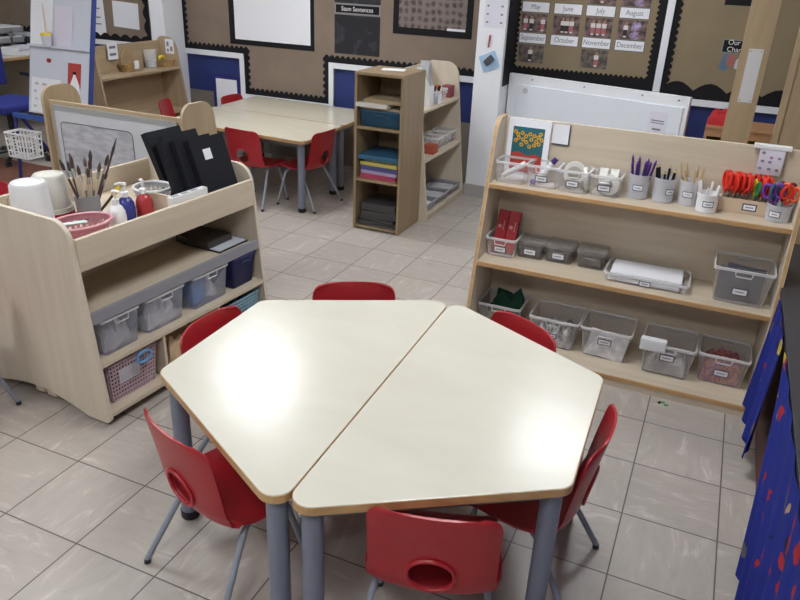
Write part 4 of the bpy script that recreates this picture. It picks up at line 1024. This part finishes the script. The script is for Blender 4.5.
# ------------------------------------------------------------------ bookcase contents
def slab(name, label, cat, x0, x1, y0, y1, z, h, mat, rz=0, group=None, bev=.002):
    return solo(name, G().box(-(x1-x0)/2, (x1-x0)/2, -(y1-y0)/2, (y1-y0)/2, 0, h, bev), mat, label, cat, (TX+(x0+x1)/2, TY+(y0+y1)/2, z), rz, group)
t = bin_('drawer_tray', 'blue plastic tray in the second compartment of the bookcase', .285, .27, .105, (TX+.170, TY+.16, .701), k=.97, mat=TEAL, rim=TEAL, lab=False, cat='tray', r=.012)
slab('box_lid', 'flat brown board resting on the blue tray in the bookcase', 'board', .03, .312, .025, .30, .809, .016, plain('brown_card', (.33, .25, .16), .7))
slab('book', 'white-edged book sticking out at the front of the top bookcase compartment', 'book', .012, .235, -.006, .21, .8265, .026, plain('cream_page_edge', (.62, .60, .55), .7))
slab('flat_box', 'flat brown cardboard box on top of the white-edged book', 'box', .06, .315, .02, .30, .854, .024, plain('cardboard', (.36, .27, .16), .75))
FILES = [('crimson folder at the bottom of the stack in the third compartment', .035, .29, .03, .27, .034, plain('crimson_card', (.45, .06, .12), .5), .02), ('lilac folder on the crimson one', .045, .31, .02, .28, .022, plain('lilac_card', (.36, .28, .46), .5), -.03),
         ('dark blue folder between the lilac and yellow ones', .04, .305, .025, .28, .030, plain('indigo_card', (.06, .07, .22), .5), .02), ('yellow folder near the top of the bookcase stack', .04, .31, .02, .27, .022, plain('yellow_card', (.52, .42, .10), .5), -.02),
         ('dull green folder on the yellow one', .06, .30, .03, .28, .018, plain('dull_green_card', (.16, .20, .14), .5), .03), ('large teal folder topping the stack in the third compartment', .022, .312, .012, .30, .028, TEAL, .04)]
z = .354
for lab, x0, x1, y0, y1, h, m_, rz in FILES:
    slab('folder', lab, 'folder', x0, x1, y0+.0, y1, z, h, m_, rz, 'folders in the bookcase'); z += h+.0012
z = .029
for i, lab in enumerate(['bottom dark slate of the pile on the bookcase floor', 'second dark slate of the pile on the bookcase floor', 'third dark slate of the pile on the bookcase floor', 'thick dark case near the top of the bookcase floor pile', 'uppermost dark grey case of the bookcase floor pile']):
    h = [.016, .016, .016, .05, .05][i]
    slab('slate', lab, 'slate', .028+.004*i, .312-.006*i, .012+.006*i, .29, z, h, plain('charcoal_case', (.05, .048, .05), .4), [0, .09, -.07, .10, .05][i], 'dark cases on the bookcase floor'); z += h+.001
sheet_top = solo('paper_sheet', G().box(-.075, .075, -.05, .05, 0, .0015), PAPER, 'white sheet lying on top of the bookcase', 'paper', (-.135, 2.965, 1.0405), .25)

# ------------------------------------------------------------------ display shelf contents (front at x=.10, faces right)
t = thing('magazine_file', 'tall white magazine file at the near end of the display shelf top', 'file', (-.065, 3.355, .766))
for s_ in (-.04, .037): obj('side', G().prism([(-.05, 0), (.05, 0), (.05, .14), (-.02, .26), (-.05, .26)], s_, s_+.003, 'y'), WHITEP, t)
obj('back', G().box(-.053, -.05, -.04, .04, 0, .26), WHITEP, t); obj('front', G().box(.05, .053, -.04, .04, 0, .14), WHITEP, t)
solo('magazine', G().box(-.04, .03, -.004, .004, 0, .30).box(-.03, .04, .006, .012, 0, .285).box(-.04, .03, -.016, -.010, 0, .275), PAPERG, 'pale magazines rising from the tall white file', 'magazine', (-.067, 3.355, .767))
tub('marker_pot', 'small clear pot of bright marker pens on the display shelf top', .038, .075, (-.045, 3.475, .766), lab=False)
for i, (m_, nm) in enumerate(((BLACKP, 'black'), (ORANGE, 'orange'), (YELLOW, 'yellow'), (GREENP, 'green'), (BLACKP, 'black'))):
    a = i*1.3; g = G().slot(0).tube([(0, 0, 0), (0, 0, .09)], .007, 8).slot(1).tube([(0, 0, .09), (0, 0, .125)], .011, 8)
    solo('marker_pen', g, [WHITEP, m_], nm+('-capped marker pen leaning out to the front of the small pot' if i == 4 else '-capped marker pen in the small pot on the display shelf'), 'pen', (-.045+.014*math.cos(a), 3.475+.014*math.sin(a), .770), rot=(-.25*math.sin(a), .25*math.cos(a), 0), group='marker pens')
solo('card_holder', G().box(-.002, .002, -.03, .03, 0, .065), PAPER, 'small white card standing at the front of the marker pot', 'card', (.003, 3.475, .766))
bin_('storage_box', 'clear box on the display shelf top beside the marker pot', .10, .12, .085, (-.07, 3.62, .766), PI/2, lab=True, lw=.035)
solo('carton', G().box(-.035, .035, -.045, .045, 0, .085, .002), plain('maroon_card', (.22, .04, .06), .6), 'maroon carton at the far end of the display shelf top', 'carton', (-.055, 3.80, .766))
solo('book', G().box(-.006, .006, -.075, .075, 0, .15).box(.0062, .0068, -.06, .06, .02, .11), plain('pale_blue_cover', (.40, .48, .62), .6), 'pale blue book standing at the near end of the display shelf middle', 'book', (-.05, 3.29, .436), .25)
solo('carton', G().box(-.04, .04, -.05, .05, 0, .06, .002), plain('rust_card', (.42, .09, .04), .6), 'rust red carton in front of the pale blue book', 'carton', (-.0, 3.36, .436))
for i, y in enumerate((3.52, 3.66, 3.80)):
    bin_('storage_box', 'clear labelled box on the display shelf middle, '+['nearest the rust red carton', 'between two like it', 'nearest the wall'][i], .125, .16, .085, (-.065, y, .436), PI/2, group='clear boxes on the display shelf', lw=.04, k=.9)
for i, y in enumerate((3.245, 3.495, 3.745)):
    nm = ['nearest the bookcase', 'between the two others', 'nearest the wall'][i]
    bin_('paper_tray', 'grey tray of papers at the bottom of the display shelf, '+nm, .235, .26, .06, (-.055, y, .051), PI/2, k=.95, mat=plain('light_grey_plastic', (.42, .42, .46), .4), rim=plain('light_grey_plastic', (.42, .42, .46), .4), lab=False, cat='tray', group='grey trays', handle=False)
    solo('paper_stack', G().box(-.10, .10, -.09, .09, 0, .03).box(-.06, .02, -.05, .05, .03, .034), PAPERG if i else PAPER, 'sheets of paper in the grey tray '+nm, 'paper', (-.055, y, .056), .1*i)
# ------------------------------------------------------------------ far left corner
OZ = .756
t = thing('basket', 'small round wicker basket with a hoop handle on the corner shelf', 'basket', (-2.765, 3.385, OZ))
obj('bowl', G().lathe([(0, 0), (.055, 0), (.075, .05), (.078, .055), (.070, .055), (.052, .006), (0, .006)], 24), WICKER, t, True)
obj('hoop_handle', G().tube([(0, .072*math.cos(PI*k/14), .05+.115*math.sin(PI*k/14)) for k in range(15)], .006, 8), WICKER, t, True)
obj('tag', G().box(.072, .078, .0, .05, .02, .085, 0), PAPER, t)
tub('beaker', 'tall clear beaker half filled with grey grit on the corner shelf', .055, .145, (-.0-2.765, 3.665, OZ), lab=False, k=.88, mat=CLEAR, cat='beaker')
solo('grit', G().lathe([(0, 0), (.046, 0), (.049, .06), (0, .062)], 24), PAPERG, 'grey grit inside the tall clear beaker', 'grit', (-2.765, 3.665, OZ+.005), smooth=True, kind='stuff')
t = thing('basket', 'low rectangular woven tray basket at the far end of the corner shelf', 'basket', (-2.74, 3.80, OZ), PI/2)
g = G(); loft(g, [rrect(.10, .14, .02, .001), rrect(.13, .17, .02, .062), rrect(.118, .158, .018, .062), rrect(.09, .13, .018, .006)]); g.bm.faces.new([v for v in g.bm.verts][-len(rrect(.1, .1, .01, 0)):]); obj('body', g, WICKER, t)
solo('toy_banana', G().tube([(-.05, .0, 0), (-.02, .008, .018), (.02, .008, .018), (.05, 0, 0)], [.008, .016, .016, .007], 10), YELLOW, 'bright yellow curved toy lying in the woven tray basket', 'toy', (-2.74, 3.785, OZ+.058), PI/2+.2, smooth=True)
t = thing('notice', 'white notice with two grey words standing on the corner shelf near its front end', 'notice', (-2.79, 3.26, OZ+.10), rot=(0, 0, PI/2))
obj('card', G().box(-.055, .055, -.002, 0, 0, .13), PAPER, t); obj('print', G().box(-.035, .035, -.0028, -.0015, .085, .105).box(-.035, .035, -.0028, -.0015, .03, .05), LETTER, t)
t = thing('notice', 'white picture notice on the inside of the far rounded end of the corner shelf', 'notice', (-2.70, 3.848, .92))
obj('card', G().box(-.045, .045, -.002, 0, -.06, .06), PAPER, t); obj('print', G().box(-.03, -.006, -.0028, -.0015, .0, .04).box(.006, .032, -.0028, -.0015, -.04, .0).box(-.03, -.01, -.0028, -.0015, -.045, -.02), plain('grey_violet_print', (.3, .25, .35), .7), t)
# easel
EA = math.radians(13)
EX, EY = -2.30, 2.19
ea = thing('easel', 'blue-framed whiteboard easel leaning back in front of the desk', 'easel', (EX, EY, 0))
M = Matrix.Translation((0, 0, .62)) @ Matrix.Rotation(-EA, 4, 'X')
def emb(g): bmesh.ops.transform(g.bm, matrix=M, verts=g.bm.verts[:]); return g
obj('board', emb(G().box(-.27, .27, -.008, .012, 0, 1.05, .004)), WBOARD, ea)
obj('frame_rail', emb(G().box(.271, .286, -.012, .02, -.05, 1.1, .004)), plain('blue_painted_steel', (.03, .05, .20), .4), ea)
obj('frame_rail', emb(G().box(-.286, -.271, .004, .022, -.05, 1.1, .004)), plain('blue_painted_steel', (.03, .05, .20), .4), ea)
obj('ledge', emb(G().box(-.27, .27, -.032, -.008, .442, .456, .002)), WBOARD, ea)
obj('crossbar', G().box(-.44, .28, -.010, .012, .565, .60, .004), BLUEP, ea)
for x in (-.42, .27): obj('leg', G().tube([(x, .0, .58), (x-.01*0, -.06, .0)], .013, 10), NAVY, ea, True)
for x in (-.42, .27): obj('leg', G().tube([(x, .02, .60), (x, .42, .0)], .013, 10), NAVY, ea, True)
def on_easel(name, label, cat, x0, x1, s0, s1, mat, off=.0095):
    g = G().box(x0, x1, -off-.0015, -off, s0, s1); t = solo(name, emb(g), mat, label, cat, (EX, EY, 0)); return t
on_easel('paper_sheet', 'large white sheet with faint marks on the upper easel board', 'paper', -.26, -.06, .46, 1.0, PAPER)
on_easel('paper_sheet', 'pale lilac sheet on the upper easel board beside the large one', 'paper', -.045, .115, .46, .72, plain('lilac_paper', (.66, .63, .74), .8), .0115)
t = on_easel('drawing', 'grey pencil drawing on white paper at the foot of the easel board', 'drawing', -.245, .02, .01, .24, PAPER)
g = G()
for i in range(12): x = -.22+.075*(i % 3)+.01*(i % 2); z = .04+.05*(i//3); g.box(x, x+.03+.01*(i % 3), -.0125, -.0108, z, z+.018)
obj('print', emb(g), PAPERG, t)
t = on_easel('picture_card', 'red card with a white pointed shape low on the easel board', 'picture', .085, .20, .20, .36, plain('brick_red_card', (.42, .05, .04), .6))
obj('print', emb(G().slot(0).prism([(.095, .14), (.20, .14), (.19, .22), (.145, .30), (.11, .22)], -.0135, -.0108, 'y').slot(1).box(.132, .158, -.0145, -.011, .288, .305)), [PAPER, BLACK], t)
solo('magnet', emb(G().tube([(-.085, -.008, .36), (-.085, -.022, .36)], .014, 16)), REDP, 'round red magnet on the easel board above the pencil drawing', 'magnet', (EX, EY, 0), smooth=True)
t = thing('brush_cup', 'white cup with a yellow rim standing on the easel ledge', 'cup', (EX-.07, EY+.062, 1.068))
obj('body', G().lathe([(0, 0), (.028, 0), (.034, .075), (.030, .075), (.025, .004), (0, .004)], 20), plain('grey_white_plastic', (.55, .56, .62), .4), t, True); obj('rim', G().lathe([(.030, .070), (.036, .070), (.036, .084), (.030, .084), (.030, .070)], 20), YELLOW, t, True)
solo('paint_brush', G().slot(0).tube([(0, 0, 0), (0, 0, .05)], .008, 8).slot(1).tube([(0, 0, .05), (0, 0, .26)], [.006, .004], 8), [BLACK, BRUSHW], 'long pale brush standing upright in the yellow-rimmed cup', 'brush', (EX-.07, EY+.062, 1.080), rot=(.0, .05, 0))
lattice_box('wire_basket', 'white wire basket hung at the lower side of the easel', .20, .13, .17, (EX-.275, EY-.085, .32), .0, WHITEP, 6, 4, r=.005, k=.92)
# desk
dk = thing('desk', 'cream topped teacher desk in the far corner', 'desk', (-4.75, 3.5, 0))
obj('desktop', G().box(-.5, .45, -.55, .62, .695, .72, .004), TABLE_FAR, dk)
obj('edge_band', G().box(.45, .453, -.55, .62, .695, .72), EDGE, dk)
for x in (-.46, .41):
    for y in (-.5, .57): obj('leg', G().box(x-.02, x+.02, y-.02, y+.02, 0, .695, .003), DARKLEG, dk)
obj('modesty_panel', G().box(-.45, .40, .54, .56, .2, .69), plain('beige_panel', (.34, .29, .23), .6), dk)
lt = thing('letter_trays', 'stack of grey letter trays with white paper on the desk', 'tray', (-4.72, 3.80, .721))
for k in range(3):
    obj('tray', G().box(-.14, .14, -.16, .16, .09*k, .09*k+.008, .002).box(-.14, .14, .15, .16, .09*k, .09*k+.06).box(-.14, -.13, -.16, .16, .09*k, .09*k+.05).box(.13, .14, -.16, .16, .09*k, .09*k+.05).box(-.14, .14, -.165, -.155, .09*k, .09*k+.035), GREYPOT, lt)
    obj('paper', G().box(-.125, .125, -.15, .14, .09*k+.009, .09*k+.06), PAPER, lt)
obj('post', G().box(-.14, -.12, -.01, .01, .05, .20).box(.12, .14, -.01, .01, .05, .20), GREYPOT, lt)
slab2 = solo('paper_stack', G().box(-.11, .11, -.15, .15, 0, .05, .002).box(-.10, .11, -.14, .15, .05, .07, .002, T3(0, 0, 0, .08)), PAPER, 'stack of white paper on the desk beside the letter trays', 'paper', (-4.46, 3.78, .721), .05)
solo('file_box', G().box(-.12, .12, -.10, .10, 0, .09, .003).box(-.13, .13, -.11, .11, .09, .12, .003), BLACKP, 'black lidded box at the back of the desk under the corner board', 'box', (-4.46, 4.05, .721))
pt = thing('potted_plant', 'small dark green potted plant at the back of the desk', 'plant', (-5.02, 3.80, .721))
obj('pot', G().lathe([(0, 0), (.05, 0), (.065, .11), (.058, .11), (.045, .01), (0, .01)], 20), BLACKP, pt, True)
g = G(); random.seed(9)
for i in range(40):
    a = random.uniform(0, 6.28); e = random.uniform(.2, 1.3); L = random.uniform(.14, .34); d = Vector((math.cos(a)*math.cos(e), math.sin(a)*math.cos(e), math.sin(e))); s = Vector((-math.sin(a), math.cos(a), 0))
    p = Vector((0, 0, .10)); m1 = p+d*L*.55; tip = p+d*L+Vector((0, 0, -.05*L)); w = .018
    vs = [g.bm.verts.new(q) for q in (p, m1+s*w, tip, m1-s*w)]; g.bm.faces.new(vs)
obj('leaves', g, plain('dark_leaf', (.02, .07, .02), .5), pt)
oc = thing('office_chair', 'blue upholstered office chair with black arms at the desk', 'chair', (-3.62, 2.86, 0), PI/2)
obj('seat', G().box(-.24, .24, -.23, .23, .43, .50, .03, None, 3), BLUEF, oc, True)
obj('backrest', G().box(-.22, .22, .22, .28, .58, .98, .025, T3(0, 0, 0), 3), BLUEF, oc, True)
obj('back_stem', G().box(-.03, .03, .20, .26, .42, .62, .004), BLACKP, oc)
for s in (-1, 1): obj('armrest', G().box(s*.29-.025, s*.29+.025, -.16, .12, .66, .69, .008).box(s*.29-.015, s*.29+.015, -.02, .03, .44, .66, .004).box(min(s*.2, s*.3), max(s*.2, s*.3), -.02, .03, .43, .455), BLACKP, oc)
obj('gas_stem', G().tube([(0, 0, .08), (0, 0, .43)], .025, 12), BLACKP, oc, True)
for k in range(5):
    a = 2*PI*k/5; obj('base_arm', G().tube([(0, 0, .09), (.28*math.cos(a), .28*math.sin(a), .05)], [.022, .014], 8).tube([(.28*math.cos(a), .28*math.sin(a)-.012, .025), (.28*math.cos(a), .28*math.sin(a)+.012, .025)], .025, 12), BLACKP, oc, True)
solo('carpet', G().box(-5.3, -1.75, 1.55, 2.80, 0, .006, .002), plain('red_brown_carpet', (.14, .055, .035), .95, vary=.2, scale=60), 'red brown carpet on the floor under the easel', 'carpet')
# red things on the lower corner-shelf side are the chair in front; mobile whiteboard
wb = thing('mobile_whiteboard', 'white mobile board standing turned behind the art shelf', 'whiteboard', (.335, 4.10, 0), -.257)
Lw = 1.372
obj('frame', G().box(0, Lw, -.02, .02, .30, .945, .006), WPAINT, wb)
obj('panel', G().box(.085, Lw-.03, -.034, -.019, .33, .875, .004), plain('bright_board_face', (.76, .80, .88), .25), wb)
g = G()
for x in (.2, .62, 1.05, 1.3): g.tube([(x, -.019, .918), (x, -.0235, .918)], .006, 8)
obj('screw_cap', g, DARKLEG, wb)
for x in (.12, Lw-.12): obj('leg', G().box(x-.02, x+.02, -.02, .02, .03, .30, .003).box(x-.02, x+.02, -.24, .06, .0, .03, .006), SILVER, wb)
nt_ = thing('notice', 'small grey-lined notice stuck to the mobile board', 'notice', (.335+math.cos(-.257)*1.19, 4.10+math.sin(-.257)*1.19, .0), -.257)
obj('paper', G().box(-.065, .065, -.0365, -.0345, .68, .83), plain('bright_paper', (.70, .70, .80), .8), nt_); obj('print', G().box(-.045, .045, -.0372, -.036, .765, .773).box(-.045, .045, -.0372, -.036, .75, .756).box(-.03, .03, -.0372, -.036, .705, .718), LETTER, nt_)
solo('magnet', G().tube([(0, -.034, 0), (0, -.040, 0)], .022, 20), PAPERG, 'round grey magnet at the corner of the mobile board', 'magnet', (.335+math.cos(-.257)*.16, 4.10+math.sin(-.257)*.16, .835), -.257, smooth=True)
# timber posts behind the art shelf
p1 = thing('timber_post', 'broad pine post with a white finger plate behind the art shelf', 'post', (1.885, 2.5, 0))
obj('post', G().box(0, .125, 0, .045, 0, ZC, .003), TIMBER, p1)
obj('finger_plate', G().box(.036, .099, -.0025, .0, 1.12, 1.368, .001), plain('satin_plate', (.62, .61, .64), .35), p1)
g = G()
for x in (.044, .091):
    for z in (1.13, 1.358): g.tube([(x, -.002, z), (x, -.0045, z)], .003, 8)
obj('screw', g, DARKLEG, p1)
dr = thing('timber_screen', 'wide pine door leaf with a beaded edge at the side of the art shelf', 'door', (2.112, 2.5, 0))
obj('leaf', G().box(.03, .80, .005, .040, 0.01, ZC, .002), TIMBER, dr); obj('edge_bead', G().box(0, .03, -.006, .045, 0.01, ZC, .006), TIMBER, dr)
cu = thing('cubby_unit', 'small wooden cubby with a yellow tray near the back wall', 'shelving unit', (1.785, 3.62, 0))
CB = plain('orange_pine', (.42, .22, .11), .5)
obj('side_panel', G().box(0, .018, 0, .32, 0, .785), CB, cu); obj('side_panel', G().box(.48, .498, 0, .32, 0, .785), CB, cu); obj('top', G().box(0, .498, -.01, .32, .785, .803, .002), CB, cu)
obj('rail', G().box(.018, .48, 0, .018, .735, .785), CB, cu); obj('shelf', G().box(.018, .48, .0, .31, .60, .615), CB, cu); obj('back_panel', G().box(.018, .48, .305, .315, 0, .78), BLACK, cu)
bin_('drawer_tray', 'yellow tray inside the small wooden cubby', .43, .26, .07, (2.03, 3.775, .616), k=.95, mat=YELLOW, rim=YELLOW, lab=False, cat='tray')
g = crumple('bag', 'crumpled red cloth bag lying on the wooden cubby', 'bag', REDCLOTH, .26, .22, .085, (1.915, 3.74, .804), 44, .35, None)
# ------------------------------------------------------------------ low table with blue curtain
lt2 = thing('low_table', 'long low table with a dark grey top and red brown base beside the art shelf', 'table', (2.24, .7, 0))
obj('tabletop', G().box(-.018, .62, -1.5, 1.48, .53, .555, .003), TOPGREY, lt2)
obj('base', G().box(.012, .6, -1.45, 1.45, 0, .53), REDBROWN, lt2)
def curtain_mat():
    m, nt, b = nodemat('blue_print_cotton'); L = nt.links
    tc = nt.nodes.new('ShaderNodeTexCoord'); mp = nt.nodes.new('ShaderNodeMapping'); mp.inputs['Scale'].default_value = (14, 14, 16); L.new(tc.outputs['Object'], mp.inputs['Vector'])
    nz = nt.nodes.new('ShaderNodeTexNoise'); nz.inputs['Scale'].default_value = 2.2; nz.inputs['Detail'].default_value = 2; L.new(mp.outputs[0], nz.inputs['Vector'])
    ad = nt.nodes.new('ShaderNodeMix'); ad.data_type = 'RGBA'; ad.blend_type = 'ADD'; ad.inputs['Factor'].default_value = .55; L.new(mp.outputs[0], ad.inputs['A']); L.new(nz.outputs['Color'], ad.inputs['B'])
    v = nt.nodes.new('ShaderNodeTexVoronoi'); v.inputs['Scale'].default_value = 1.0; L.new(ad.outputs['Result'], v.inputs['Vector'])
    sp = nt.nodes.new('ShaderNodeSeparateColor'); L.new(v.outputs['Color'], sp.inputs[0])
    r = nt.nodes.new('ShaderNodeValToRGB'); r.color_ramp.interpolation = 'CONSTANT'; e = r.color_ramp.elements
    base = (.012, .022, .21, 1)
    e[0].position = 0; e[0].color = (.34, .02, .03, 1); e[1].position = .16; e[1].color = (.012, .014, .05, 1)
    for p_, c_ in ((.24, (.40, .29, .16, 1)), (.29, (.30, .03, .03, 1)), (.35, base), (.80, (.10, .10, .12, 1)), (.87, (.45, .34, .05, 1)), (.91, base)):
        q = e.new(p_); q.color = c_
    L.new(sp.outputs[0], r.inputs['Fac'])
    th = nt.nodes.new('ShaderNodeMath'); th.operation = 'LESS_THAN'; th.inputs[1].default_value = .42; L.new(v.outputs['Distance'], th.inputs[0])
    mx = nt.nodes.new('ShaderNodeMix'); mx.data_type = 'RGBA'; L.new(th.outputs[0], mx.inputs['Factor']); mx.inputs['A'].default_value = base; L.new(r.outputs['Color'], mx.inputs['B'])
    L.new(mx.outputs['Result'], b.inputs['Base Color']); b.inputs['Roughness'].default_value = .75; b.inputs['Specular IOR Level'].default_value = .2
    return m
CUR = curtain_mat()
def drape(label, y_top, y_bot, z_bot, flare, nfold, loc, side):
    def fn(u, v):
        z = .552*(1-v)+z_bot(u)*v; ya = y_top[0]+(y_top[1]-y_top[0])*u; yb2 = y_bot[0]+(y_bot[1]-y_bot[0])*u; y = ya+(yb2-ya)*v**.75
        x = -.022-.006*v-flare*v**1.5*(.6+.4*math.cos(3*u))-(.006+.018*v)*(.5+.5*math.sin(nfold*2*PI*u+1.1*v))
        return (x, y, z)
    g = G().grid(fn, 70, 26); bmesh.ops.recalc_face_normals(g.bm, faces=g.bm.faces[:]); bmesh.ops.solidify(g.bm, geom=g.bm.faces[:], thickness=.0025)
    t = solo('curtain', g, CUR, label, 'curtain', loc, smooth=True, group='blue printed curtains'); return t
drape('short end of the blue printed curtain hanging by the art shelf foot', (.34, .74), (.30, .74), lambda u: .085-.02*u, .0, 3, (2.24, .7, 0), 1)
drape('wide blue printed curtain hanging to the floor from the low table edge', (-1.4, .27), (-1.4, -.25), lambda u: .02+.012*math.sin(9*u), .012, 9, (2.24, .7, 0), 0)
# scraps on the floor by the art shelf
for i, (x, y) in enumerate(((1.885, 1.408), (1.90, 1.392), (1.872, 1.40))):
    solo('paper_scrap', G().box(-.009, .009, -.006, .006, 0, .002), plain('green_scrap', (.05, .32, .12), .7) if i < 2 else BLACK, ('tiny bright green scrap on the floor under the art shelf edge' if i < 2 else 'tiny dark scrap on the floor beside the green scraps'), 'scrap', (x, y, .0005), .6*i, group='floor scraps' if i < 2 else None)
